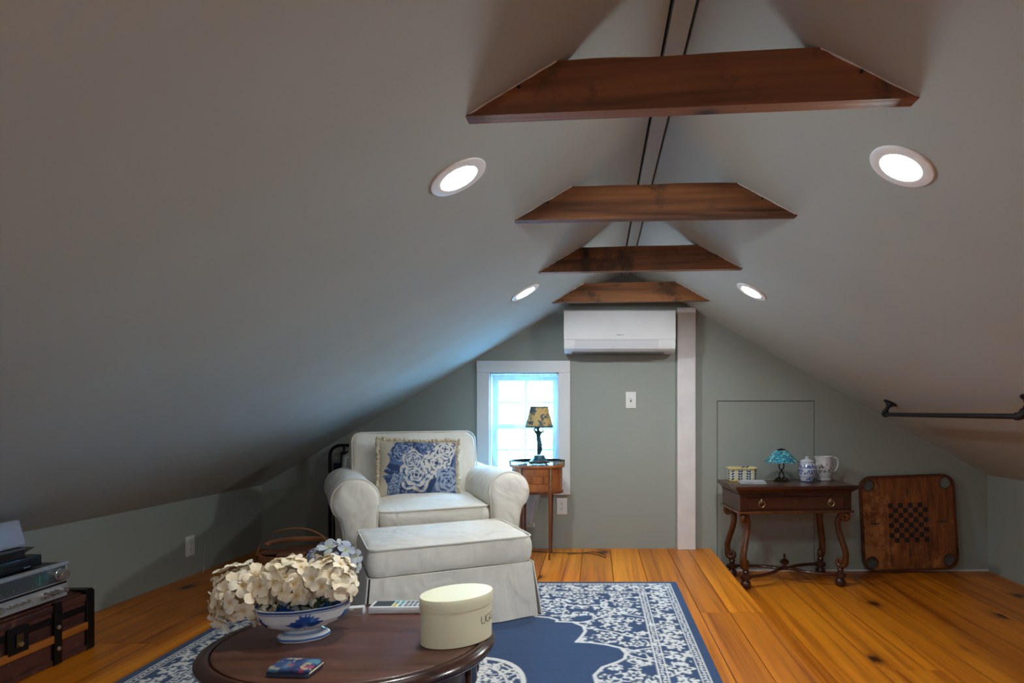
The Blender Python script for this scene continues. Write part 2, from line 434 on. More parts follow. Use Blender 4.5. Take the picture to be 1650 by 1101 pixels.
# back wall with openings
WX0, WX1, WZ0, WZ1 = -.741, -.254, .47, 1.224
PX0, PX1, PZ0, PZ1 = .842, 1.520, -.12, 1.026
gable = [(-2.6,-.5),(2.95,-.5),(2.95,.52),(RX,RZ+.17),(-2.6,.42)]
bm = prism(B(), gable, YB, YB+.14, 'xz', [[(WX0,WZ0),(WX1,WZ0),(WX1,WZ1),(WX0,WZ1)], [(PX0,PZ0),(PX1,PZ0),(PX1,PZ1),(PX0,PZ1)]])
obj('wall_back', bm, 'sage', kind='structure', label='sage green gable wall')
bm = prism(B(), gable, YF-.1, YF, 'xz'); obj('wall_front', bm, 'sage', kind='structure')
bm = B(); rings = []
for Y in np.linspace(YF, YB, 25):
    x, z = kneeL(Y); rings.append([(x, Y, -.16), (x-.1, Y, -.16), (x-.1, Y, z+.06), (x, Y, z+.01)])
loft(bm, rings); obj('wall_left', bm, 'sage', kind='structure', label='low sage green knee wall under the left slope')
obj('wall_right', boxb(KRX, KRX+.1, YF, YB, -.3, KRZ+.05), 'sage', kind='structure', label='low sage green knee wall under the right slope')
# flush access panel in the back wall
d1 = structure('door_1', 'flush painted access panel in the sage wall')
obj('panel', boxb(PX0+.0045, PX1-.0045, YB+.002, YB+.025, PZ0+.004, PZ1-.0045), 'sage', d1)
obj('panel_backing', boxb(PX0-.02, PX1+.02, YB+.1, YB+.12, PZ0-.02, PZ1+.02), 'gap', d1)
# boxed white post
PSX0, PSX1 = .562, .686
o = structure('trim_2', 'white painted post running up the back wall to the last beam')
obj('post_board', boxb(PSX0, PSX1, YB-.05, YB, .0, 1.665, .003), 'post', o)
obj('post_cap', boxb(PSX0-.001, PSX1+.001, YB-.052, YB-.0005, 1.622, ceilR(PSX1, YB)-.002, .002), 'post', o)
o = obj('baseboard_back', boxb(.83, KRX-.0, YB-.012, YB, ZLOW, ZLOW+.010), 'white', kind='structure')

# floor: raised platform on the left, lower floor on the right
EDGE = .80
sub = boxb(-2.75, EDGE-.02, YF, YB, -.32, -.022)
box(sub, EDGE-.02, KRX+.1, YF, YB, -.32, ZLOW-.022)
floor = obj('floor', sub, 'gap', kind='structure', label='wide orange pine plank floor with a raised left part')
def plank(x0, x1, y0, y1, ztop, nm='floor_plank'):
    cx, cy = (x0+x1)/2, (y0+y1)/2; g = .0016
    bm = boxb(x0-cx+g, x1-cx-g, y0-cy+g*.6, y1-cy-g*.6, -.022, random.uniform(-.0006,.0006), .0014)
    return obj(nm, bm, 'pine', floor, loc=(cx, cy, ztop))
def row(x0, x1, ztop, cuts, nm='floor_plank'):
    ys = [YF]+sorted(cuts)+[YB]
    for a, c in zip(ys, ys[1:]): plank(x0, x1, a, c, ztop, nm)
xs = [-2.75,-2.50,-2.28,-2.04,-1.79,-1.55,-1.32,-1.08,-.83,-.58,-.33,-.09,.10,.29,.495,.635]
fixed = {3: [2.55, .3], 15: [2.94,.4], 14: [2.94, .9], 13:[1.2]}
for i, (a, c) in enumerate(zip(xs, xs[1:])):
    cuts = fixed.get(i) or [random.uniform(-1.5,.3), random.uniform(1.2,3.0)]
    row(a, c, 0, cuts)
bm = B()
for (y0, y1) in ((YF,.2),(.2,2.94),(2.94,YB)):
    bm = B(); cx, cy = (.635+EDGE)/2, (y0+y1)/2
    pf = [(.635+.001-cx,-.022),(EDGE-.006-cx,-.022),(EDGE-cx,-.018),(EDGE+.004-cx,-.011),(EDGE-cx,-.003),(EDGE-.006-cx,0),(.635+.001-cx,0)]
    prism(bm, pf, y0-cy+.0005, y1-cy-.0005, 'xz'); obj('step_nosing', bm, 'pine', floor, loc=(cx, cy, 0))
obj('step_riser', boxb(-.01, .01, YF, YB, ZLOW, -.022), 'pine', floor, loc=(EDGE-.01, 0, 0))
xs = [EDGE,.99,1.227,1.505,1.735,1.96,2.22,2.48,2.80]
for i, (a, c) in enumerate(zip(xs, xs[1:])):
    cuts = {2:[2.66,.5]}.get(i) or [random.uniform(-1.2,.5), random.uniform(1.0,2.3)]
    row(a, c, ZLOW, cuts)

# window
w1 = structure('window_1', 'small white framed sash window behind a sheer curtain')
def wbox(nm, x0,x1,y0,y1,z0,z1, m='white', par=w1, bev=.0015): return obj(nm, boxb(x0,x1,y0,y1,z0,z1,bev), m, par)
CX0, CX1 = -.823, -.177
wbox('head_casing', CX0, CX1, YB-.024, YB, 1.222, 1.302)
wbox('side_casing', CX0, WX0+.004, YB-.021, YB, .375, 1.2215); wbox('side_casing', WX1-.004, CX1, YB-.021, YB, .375, 1.2215)
wbox('bottom_casing', WX0+.0045, WX1-.0045, YB-.021, YB, .375, WZ0)
j = boxb(WX0-.02, WX0+.012, YB, YB+.16, WZ0, WZ1); box(j, WX1-.012, WX1+.02, YB, YB+.16, WZ0, WZ1)
box(j, WX0-.02, WX1+.02, YB, YB+.16, WZ1-.012, WZ1+.02); box(j, WX0-.02, WX1+.02, YB, YB+.16, WZ0-.02, WZ0+.015)
obj('window_frame', j, 'white', w1)
def sash(nm, z0, z1, y, top, bot):
    x0, x1 = WX0+.013, WX1-.013; st = .038
    bm = boxb(x0, x0+st, y, y+.03, z0, z1); box(bm, x1-st, x1, y, y+.03, z0, z1)
    box(bm, x0+st, x1-st, y, y+.03, z1-top, z1); box(bm, x0+st, x1-st, y, y+.03, z0, z0+bot)
    mx = (x0+x1)/2; mz = (z0+bot+z1-top)/2
    box(bm, mx-.007, mx+.007, y+.004, y+.026, z0+bot, z1-top); box(bm, x0+st, x1-st, y+.006, y+.024, mz-.006, mz+.006)
    s = obj(nm, bm, 'white', w1)
    for a, c in ((x0+st, mx-.007), (mx+.007, x1-st)):
        for d, e in ((z0+bot, mz-.006), (mz+.006, z1-top)):
            obj('pane', boxb(a, c, y+.013, y+.016, d, e), 'glass', s)
sash('upper_sash', .83, 1.21, YB+.095, .042, .034)
sash('lower_sash', WZ0+.016, .862, YB+.06, .034, .05)

# winter trees and pale ground outside
obj('ground', boxb(-30, 30, 6, 70, -3.3, -3.2), 'snow', kind='structure', label='pale winter ground outside')
def branch(bm, p, d, L, r, depth):
    pts = [p]; dd = d.copy()
    for k in range(3):
        dd = (dd + Vector((random.uniform(-.25,.25), random.uniform(-.25,.25), random.uniform(-.05,.25)))).normalized()
        pts.append(pts[-1]+dd*L/3)
    tube(bm, pts, [r, r*.85, r*.7, r*.55], 5)
    if depth:
        for k in range(3):
            q = pts[random.choice((1,2,3))]
            nd = (dd + Vector((random.uniform(-.9,.9), random.uniform(-.9,.9), random.uniform(-.2,.6)))).normalized()
            branch(bm, q, nd, L*.68, r*.5, depth-1)
for (x, y, h, lab) in ((-2.1, 11.5, 4.2, 'bare grey tree outside the left window panes'), (-1.3, 13.5, 3.8, 'bare grey tree outside the right window panes')):
    tr = thing('bare_tree', lab, 'tree', (x, y, -3.2), 0, 'trees outside the window')
    bm = B(); tube(bm, [(0,0,0),(.06,0,h*.35),(.02,0,h*.7)], [.16,.13,.10], 7); obj('trunk', bm, 'bark', tr, 40)
    bm = B()
    for k in range(4): branch(bm, Vector((.03,0,h*(.45+.08*k))), Vector((random.uniform(-.7,.7),random.uniform(-.5,.5),.8)).normalized(), h*.42, .06, 3)
    obj('branches', bm, 'bark', tr, 40)

# ------------------------------------------------------------------ ceiling beams
def beam(YL, YR, lab):
    z0, z1, th = 1.643, 1.763, .040
    xl = lambda z: RX-(RZ-z)/slopeL(YL)-.002
    xr = lambda z: RX+(RZ-z)/SLR+.002
    xa, xb = xl(z0), xr(z0); ang = atan2(YR-YL, xb-xa); L = xb-xa
    c = ((xa+xb)/2, (YL+YR)/2, z0)
    t = thing('ceiling_beam', lab, 'beam', c, ang, 'wooden collar beams under the ridge')
    loc = lambda x: (x-c[0])/cos(ang)
    n = 14; bm = B(); rings = []
    for i in range(n+1):
        f = i/n; xb_ = loc(xa+(xb-xa)*f); xt = loc(xl(z1)+(xr(z1)-xl(z1))*f); dz = .002*mnoise.noise(Vector((f*5+YL*3, 0, 0)))
        dt = .004*mnoise.noise(Vector((f*4, YL*3, 5)))
        rings.append([(xb_, 0, dz*.4), (xb_, th, dz*.4), (xt, th, z1-z0+dt), (xt, 0, z1-z0+dt)])
    loft(bm, rings)
    ed = [e for e in bm.edges if abs(e.verts[0].co.y-e.verts[1].co.y) < .001 and len(e.link_faces) == 2 and e.calc_face_angle(0) > 1]
    bmesh.ops.bevel(bm, geom=ed, offset=.0025, segments=1, affect='EDGES')
    obj('timber', bm, 'beam', t)
    for sgn in (-1, 1):                       # ragged line of caulk where the end meets the slope
        pts = []; cr_ = random.Random(int(YL*100)+sgn)
        for k in range(15):
            z = z0+.004+(z1-z0-.006)*k/14; x = loc(xl(z)+.003) if sgn < 0 else loc(xr(z)-.003)
            pts.append((x+cr_.uniform(-.0015,.0015), -.001, z-z0))
        obj('caulk_line', tube(B(), pts, [cr_.uniform(.0008,.0030) for _ in pts], 5), 'white', t, 60)
    for sgn in (-1, 1):                       # small cut nails near the sloping ends
        bm = B(); x = loc(xl(z0+.06)+.02) if sgn < 0 else loc(xr(z0+.06)-.02)
        lathe(bm, [(0,0),(.004,0),(.004,.003),(0,.004)], 8); bmesh.ops.transform(bm, matrix=T(x, 0, .062) @ Rx(pi/2), verts=bm.verts)
        obj('nail', bm, 'gap', t)
beam(1.445, 1.359, 'nearest and largest reddish brown wooden beam across the ridge')
beam(2.237, 2.179, 'second wooden ceiling beam from the front, dull brown')
beam(3.077, 2.994, 'third wooden ceiling beam from the front, dark red brown')
beam(3.937, 3.861, 'farthest wooden ceiling beam, bright orange brown above the air conditioner')

# ------------------------------------------------------------------ recessed lamps
def downlight(x, Y, side, lab):
    if side < 0: s = slopeL(Y); p = Vector((x, Y, ceilL(x, Y))); nrm = Vector((s, 0, -1)).normalized()
    else: p = Vector((x, Y, ceilR(x, Y))); nrm = Vector((-SLR, 0, -1)).normalized()
    t = thing('recessed_light', lab, 'light', p, 0, 'recessed ceiling lights')
    q = nrm.to_track_quat('Z', 'Y'); t.rotation_mode = 'QUATERNION'; t.rotation_quaternion = q
    bm = B(); n = 40
    prof = [(.0845,.0),(.0850,.002),(.083,.0050),(.075,.0066),(.060,.0066),(.0555,.0060),(.0540,.0035),(.0532,-.004)]
    rings = [[(r*cos(2*pi*i/n), r*sin(2*pi*i/n), z) for i in range(n)] for r, z in prof]
    loft(bm, rings, False, False); obj('trim_ring', bm, 'lamp_trim', t, 40)
    bm = B(); lathe(bm, [(0,-.002),(.0530,-.002),(.0530,.0015),(.04,.0022),(.03,.0026),(0,.0028)], 32); obj('diffuser', bm, 'glow', t, 40)
def by_ray(px, py, side):               # where the sight line through a pixel meets a slope
    lo, hi = .5, 4.3
    for _ in range(60):
        Y = (lo+hi)/2; p = P(px, py, Y)
        inside = p.z < (ceilL(p.x, Y) if side < 0 else ceilR(p.x, Y))
        lo, hi = (Y, hi) if inside else (lo, Y)
    return P(px, py, lo)
for px, py, side, lab in ((738, 285, -1, 'large lit recessed light in the left slope beside the nearest beam'), (1453, 268, 1, 'large lit recessed light in the right slope beside the nearest beam'),
                          (846, 471, -1, 'small far lit recessed light in the left slope'), (1211, 470, 1, 'small far lit recessed light in the right slope')):
    p = by_ray(px, py, side); downlight(p.x, p.y, side, lab)
BACK_ROWS = (-.6, -2.2)
for k, Y in enumerate(BACK_ROWS):
    for sgn, x in ((-1, -.376), (1, .80)):
        downlight(x, Y, sgn, f"{'left' if sgn<0 else 'right'} recessed light of the {'first' if k==0 else 'second'} pair behind the viewer")
# ------------------------------------------------------------------ rug (pattern drawn on one quarter, mirrored)
def make_rug():
    RW, RL, st = 2.126, 3.05, .003
    na, nb = int(RW/2/st)+2, int(RL/2/st)+2
    C = np.zeros((na, nb), dtype=np.float32)
    A = (np.arange(na)*st)[:, None]; Bv = (np.arange(nb)*st)[None, :]
    rg = np.random.RandomState(5)
    def win(a0, a1, b0, b1):
        i0, i1 = max(0, int(a0/st)), min(na, int(a1/st)+2); j0, j1 = max(0, int(b0/st)), min(nb, int(b1/st)+2)
        return slice(i0, max(i0, i1)), slice(j0, max(j0, j1))
    def stroke(pts, wd, val=1.0):
        for (a0, b0), (a1, b1) in zip(pts, pts[1:]):
            m = wd+.004
            sa, sb = win(min(a0,a1)-m, max(a0,a1)+m, min(b0,b1)-m, max(b0,b1)+m)
            if sa.stop <= sa.start or sb.stop <= sb.start: continue
            X, Y = A[sa], Bv[:, sb]; dx, dy = a1-a0, b1-b0; L = dx*dx+dy*dy+1e-9
            t = np.clip(((X-a0)*dx+(Y-b0)*dy)/L, 0, 1)
            d = np.hypot(X-a0-t*dx, Y-b0-t*dy); k = np.clip((wd-d)/.002+.5, 0, 1)
            C[sa, sb] = C[sa, sb]*(1-k)+val*k
    def blob(ca, cb, r, petals=8, amp=.18, ph=0, val=1.0, el=1.0):
        sa, sb = win(ca-r*1.4, ca+r*1.4, cb-r*1.4*el, cb+r*1.4*el)
        if sa.stop <= sa.start or sb.stop <= sb.start: return
        X, Y = A[sa]-ca, (Bv[:, sb]-cb)/el; d = np.hypot(X, Y); th = np.arctan2(Y, X)
        k = np.clip((r*(1+amp*np.cos(petals*th+ph))-d)/.003+.5, 0, 1)
        C[sa, sb] = C[sa, sb]*(1-k)+val*k
    def rosette(ca, cb, r, el=1.0):
        ph = rg.uniform(0, 6); blob(ca, cb, r, 7, .16, ph, 1, el); blob(ca, cb, r*.52, 6, .3, ph+1, 0, el); blob(ca, cb, r*.22, 4, .2, ph, 1, el)
        for k in range(5):
            t = 2*pi*k/5+ph; stroke([(ca+.6*r*cos(t), cb+.6*r*sin(t)*el), (ca+.78*r*cos(t+.2), cb+.78*r*sin(t+.2)*el)], .002, 0)
    def squig(a, b, n, h, turn, wd, lo=(.0,.0), hi=(9,9), seg=.012):
        pts = [(a, b)]; dt = turn
        for _ in range(n):
            h += dt+rg.normal(0, .35)
            if rg.rand() < .12: dt = -dt
            q = (pts[-1][0]+seg*cos(h), pts[-1][1]+seg*sin(h))
            if not (lo[0] < q[0] < hi[0] and lo[1] < q[1] < hi[1]): break
            pts.append(q)
        stroke(pts, wd)
        if len(pts) > 2 and rg.rand() < .7: blob(*pts[-1], rg.uniform(.007,.013), 3, .35, rg.uniform(0,6))
    S = np.minimum(A, Bv)                      # distance from the nearest edge
    # field: scrolling vines, leaves and rosettes in the corner zone
    for k in range(560):
        a, b_ = rg.uniform(.23, 1.06), rg.uniform(.23, 1.52)
        squig(a, b_, rg.randint(3, 8), rg.uniform(0, 6.28), rg.choice((-.6,.6,.9,-.9)), rg.uniform(.0028,.0048), (.215,.215))
    for k in range(330):
        blob(rg.uniform(.23,1.06), rg.uniform(.23,1.5), rg.uniform(.007,.016), rg.choice((3,4,5)), .35, rg.uniform(0,6))
    for a, b_, r in ((.30,.40,.036),(.50,.36,.044),(.72,.36,.046),(.94,.37,.042),(.40,.55,.040),(.33,.74,.040),(.40,.83,.042),(.28,.92,.032),(.62,.50,.040),(.53,.27,.032),(.80,.27,.032),(.31,1.22,.040),(.28,1.40,.034),(.30,.28,.03),(1.0,.27,.03)):
        blob(a, b_, r*1.28, 8, .1, 0, 0); rosette(a, b_, r, .95)
    # zig-zag tendrils between border and medallion
    for pts in ([(.215,.96),(.33,1.02),(.215,1.10)], [(.215,.60),(.36,.52),(.42,.42),(.36,.33),(.215,.28)], [(.215,1.30),(.34,1.38),(.215,1.5)],
                [(.42,.42),(.56,.43),(.62,.36),(.74,.33),(.88,.42),(1.0,.30)], [(.36,.52),(.46,.63),(.54,.70),(.38,.78),(.30,.84),(.215,.86)]):
        stroke([tuple(p)[:2] for p in catmull([(x, y, 0) for x, y in pts], 6)], .0052)
    # plain blue medallion with a scalloped outline
    half = [(1.2,.55),(.90,.55),(.74,.55),(.72,.585),(.66,.60),(.62,.63),(.62,.655),(.55,.66),(.50,.715),(.49,.775),(.505,.84),(.525,.90),(.47,.905),(.40,.93),(.345,.965),(.327,1.02),(.335,1.07),(.36,1.10),(.42,1.15),(.45,1.22),(.44,1.30),(.40,1.36),(.38,1.44),(.37,1.6)]
    poly = half+[(1.2,1.6)]
    ins = np.zeros((na, nb), bool)
    for (a0, b0), (a1, b1) in zip(poly, poly[1:]+poly[:1]):
        if a0 == a1: continue
        c = ((A > a0) != (A > a1)) & (Bv < (b1-b0)*(A-a0)/(a1-a0)+b0); ins ^= c
    C[ins] = 0
    stroke(half, .0075)
    # centre medallion: lobed, white outlined, filled with flowers
    th = np.arctan2((1.525-Bv)/1.25, 1.063-A); rr = np.hypot(1.063-A, (1.525-Bv)/1.25)
    lobe = .40*(1+.10*np.abs(np.cos(4*th)))
    inm = rr < lobe
    F = np.zeros_like(C); C0 = C.copy(); C[inm] = 0
    for k in range(200):
        t, q = rg.uniform(0, 1.57), .42*sqrt(rg.rand()); squig(1.063-q*cos(t), 1.525-1.25*q*sin(t), rg.randint(3,7), rg.uniform(0,6.28), .7, .004)
    for k in range(26):
        t, q = rg.uniform(0, 1.57), .36*sqrt(rg.rand()); rosette(1.063-q*cos(t), 1.525-1.25*q*sin(t), rg.uniform(.025,.05))
    C[~inm] = C0[~inm]
    k = np.clip((.010-np.abs(rr-lobe))/.003+.5, 0, 1); C[:] = C*(1-k)+k
    k = np.clip((.005-np.abs(rr-lobe*.86))/.003+.5, 0, 1)*(rr < lobe); C[:] = C*(1-k)+k
    # border bands
    bd = S < .215
    C[bd] = 0
    def along(s, t): return [(s, t), (t, s)]
    for t in np.arange(.10, 1.56, .118):
        for (a, b_) in along(.130, t):
            el = .8; odd = int(round((t-.1)/.118)) % 2
            if odd: blob(a, b_, .044, 6, .22, 0, 1); blob(a, b_, .029, 6, .3, 0, 0); blob(a, b_, .012, 4, .3, 0, 1)
            else:
                for q in range(4): blob(a+.034*cos(q*pi/2+.4), b_+.034*sin(q*pi/2+.4), .016, 3, .35, q)
                blob(a, b_, .012, 4, .2)
        for _ in range(9):
            for (a, b_) in along(rg.uniform(.085,.176), t+rg.uniform(-.06,.06)):
                squig(a, b_, rg.randint(2,6), rg.uniform(0,6.28), rg.choice((-.8,.8)), rg.uniform(.003,.0048), (.078,.078), (9,9), .011)
    keep = S > .183
    for s0, wd in ((.040,.0028),(.070,.0028),(.187,.0032),(.218,.0040)):
        k = np.clip((wd-np.abs(S-s0))/.002+.5, 0, 1); C[:] = np.maximum(C, k)
    for s0 in (.055, .203):
        for t in np.arange(s0, 1.56, .021):
            for (a, b_) in along(s0, t): blob(a+rg.uniform(-.003,.003), b_, .0082, 3, .4, rg.uniform(0,6))
    C[S < .034] = 0
    C = np.clip(C, 0, 1)
    # mesh: fine where it can be seen, coarse towards the viewer
    xs = np.linspace(-RW/2, RW/2, 610)
    ys = np.concatenate([np.arange(0, 1.45, .0034), np.arange(1.45, RL, .012), [RL]])
    nx, ny = len(xs), len(ys)
    X, Y = np.meshgrid(xs, ys)
    ai = np.clip(((RW/2-np.abs(X))/st), 0, na-1.001); bi = np.clip(np.minimum(Y, RL-Y)/st, 0, nb-1.001)
    i0, j0 = ai.astype(int), bi.astype(int); fa, fb = ai-i0, bi-j0
    W = C[i0,j0]*(1-fa)*(1-fb)+C[i0+1,j0]*fa*(1-fb)+C[i0,j0+1]*(1-fa)*fb+C[i0+1,j0+1]*fa*fb
    nz = rg.rand(ny, nx); streak = np.repeat(rg.rand(ny, 1), nx, 1)
    edge = np.minimum(np.minimum(X+RW/2, RW/2-X), np.minimum(Y, RL-Y))
    Z = .0095+.0012*W+.0006*(nz-.5) - .004*np.clip(1-edge/.006, 0, 1)**2
    blue = np.array([.022,.058,.145]); dark = np.array([.014,.030,.075]); white = np.array([.76,.755,.73])
    W3 = W[..., None]; base = blue*(.82+.22*nz[..., None]+.16*streak[..., None])
    mid = np.clip(1-np.abs(W3-.5)*2.2, 0, 1)*.35
    colr = base*(1-W3)+white*(.86+.22*nz[..., None])*W3; colr = colr*(1-mid)+dark*mid
    co = np.stack([X, -Y, Z], -1).reshape(-1, 3).astype(np.float32)
    idx = np.arange(nx*ny).reshape(ny, nx)
    q = np.stack([idx[:-1,:-1], idx[1:,:-1], idx[1:,1:], idx[:-1,1:]], -1).reshape(-1, 4)
    me = bpy.data.meshes.new('pile'); me.vertices.add(len(co)); me.vertices.foreach_set('co', co.ravel())
    me.loops.add(q.size); me.loops.foreach_set('vertex_index', q.ravel().astype(np.int32))
    me.polygons.add(len(q)); me.polygons.foreach_set('loop_start', np.arange(0, q.size, 4, dtype=np.int32))
    me.update(calc_edges=True); me.polygons.foreach_set('use_smooth', [True]*len(q))
    at = me.color_attributes.new('Col', 'FLOAT_COLOR', 'POINT')
    at.data.foreach_set('color', np.concatenate([colr.reshape(-1,3), np.ones((nx*ny,1))], 1).astype(np.float32).ravel())
    me.materials.append(M['rug'])
    t = thing('area_rug', 'blue and white patterned area rug under the coffee table', 'rug', (-.6175, 3.44, 0))
    o = bpy.data.objects.new('pile', me); COL.objects.link(o); o.parent = t
    obj('backing', boxb(-RW/2, RW/2, -RL, 0, .0005, .006, .002), 'rug_edge', t)
    return t
make_rug()
RUGZ = .0105

# ------------------------------------------------------------------ armchair
CHX, CHY, CHR = -.850, 3.305, radians(26)
chair = thing('armchair', 'large cream slipcovered armchair with rolled arms facing the ottoman', 'armchair', (CHX, CHY, RUGZ-.003), CHR)
def arm_profile(k=1.0):
    cx, cz, r = .403, .494, .115
    pts = [(.305, .004), (.302, .15), (.300, .30), (.298, .40)]
    for i in range(15):
        a = radians(200-i*(250/14)); pts.append((cx+r*cos(a), cz+r*sin(a)))
    pts += [(.462,.34),(.452,.25),(.452,.15),(.462,.06),(.472,.004)]
    return pts
def make_arm(sg):
    poly = dense(arm_profile(), .022); c = (.39, .40); rings = []
    ys = [(-.035,.25),(-.034,.55),(-.030,.80),(-.022,.92),(-.008,.975),(.012,1.0)]+[(.012+.08*k,1.0) for k in range(1,10)]
    for y, s in ys:
        ring = []
        for x, z in poly:
            zz = c[1]+(z-c[1])*s; xx = c[0]+(x-c[0])*s
            if zz < .004 or z < .05: zz = max(.004, z)
            wv = .009*mnoise.noise(Vector((x*10+sg*3, y*7, z*6)))+.005*mnoise.noise(Vector((x*3, y*22+sg, z*4)))
            k = 1 if s > .9 else .3
            ring.append((sg*(xx+wv*k), y+(wv*.8 if s < .97 else 0), zz+(wv*k if z > .4 else 0)))
        rings.append(ring)
    bm = loft(B(), rings); a = obj('arm', bm, 'slip', chair, 60)
    fr = [(sg*(c[0]+(x-c[0])*.985), -.006, max(.006, c[1]+(z-c[1])*.985)) for x, z in arm_profile()]
    obj('arm_piping', tube(B(), catmull(fr, 3), .0058, 6), 'pipe_cloth', a, 60)
make_arm(-1); make_arm(1)
bm = boxb(-.302, .302, .02, .76, .004, .31, .012, 2); obj('seat_base', bm, 'slip', chair, 40)
mt = T(0, .285, .385) @ Rx(radians(2))
sc_ = obj('seat_cushion', puffy(B(), .588, .60, .105, .03, .05, .03, .008, mt, 3), 'slip', chair, 50)
for zz in (.0525, -.0525): obj('cushion_piping', tube(B(), outline(.588, .60, .05, zz, .03, mt, .998), .0046, 6, True), 'pipe_cloth', sc_, 60)
rings = []
for y, s in ((.70,.9),(.69,.97),(.70,1),(.84,1),(.87,.97),(.875,.9)):
    rings.append([(x*s, y+.10*z, .004+z*(.5+.5*s)) for x, z in dense([(-.40,0),(.40,0),(.42,.45),(.40,.66),(.33,.70),(-.33,.70),(-.40,.66),(-.42,.45)], .08)])
obj('back_frame', loft(B(), rings), 'slip', chair, 50)
mt = T(0, .635, .605) @ Rx(radians(90-15)) @ T(0, 0, 0)
bc = obj('back_cushion', puffy(B(), .745, .405, .13, .045, .055, .03, .014, mt, 11), 'slip', chair, 50)
for zz in (.065, -.065): obj('cushion_piping', tube(B(), outline(.745, .405, .055, zz, .03, mt, .998), .0046, 6, True), 'pipe_cloth', bc, 60)
# skirt panels of the chair front
bm = B(); rings = []
for z, o_ in ((.004,.004),(.10,.001),(.20,0),(.30,0)):
    rings.append([(x, -.004-o_*1.5+.004*sin(x*38)*(1-z/.3), z) for x in np.linspace(-.30,.30,40)]+[(x, .02, z) for x in np.linspace(.30,-.30,40)])
obj('front_skirt', loft(bm, rings), 'slip', chair, 50)

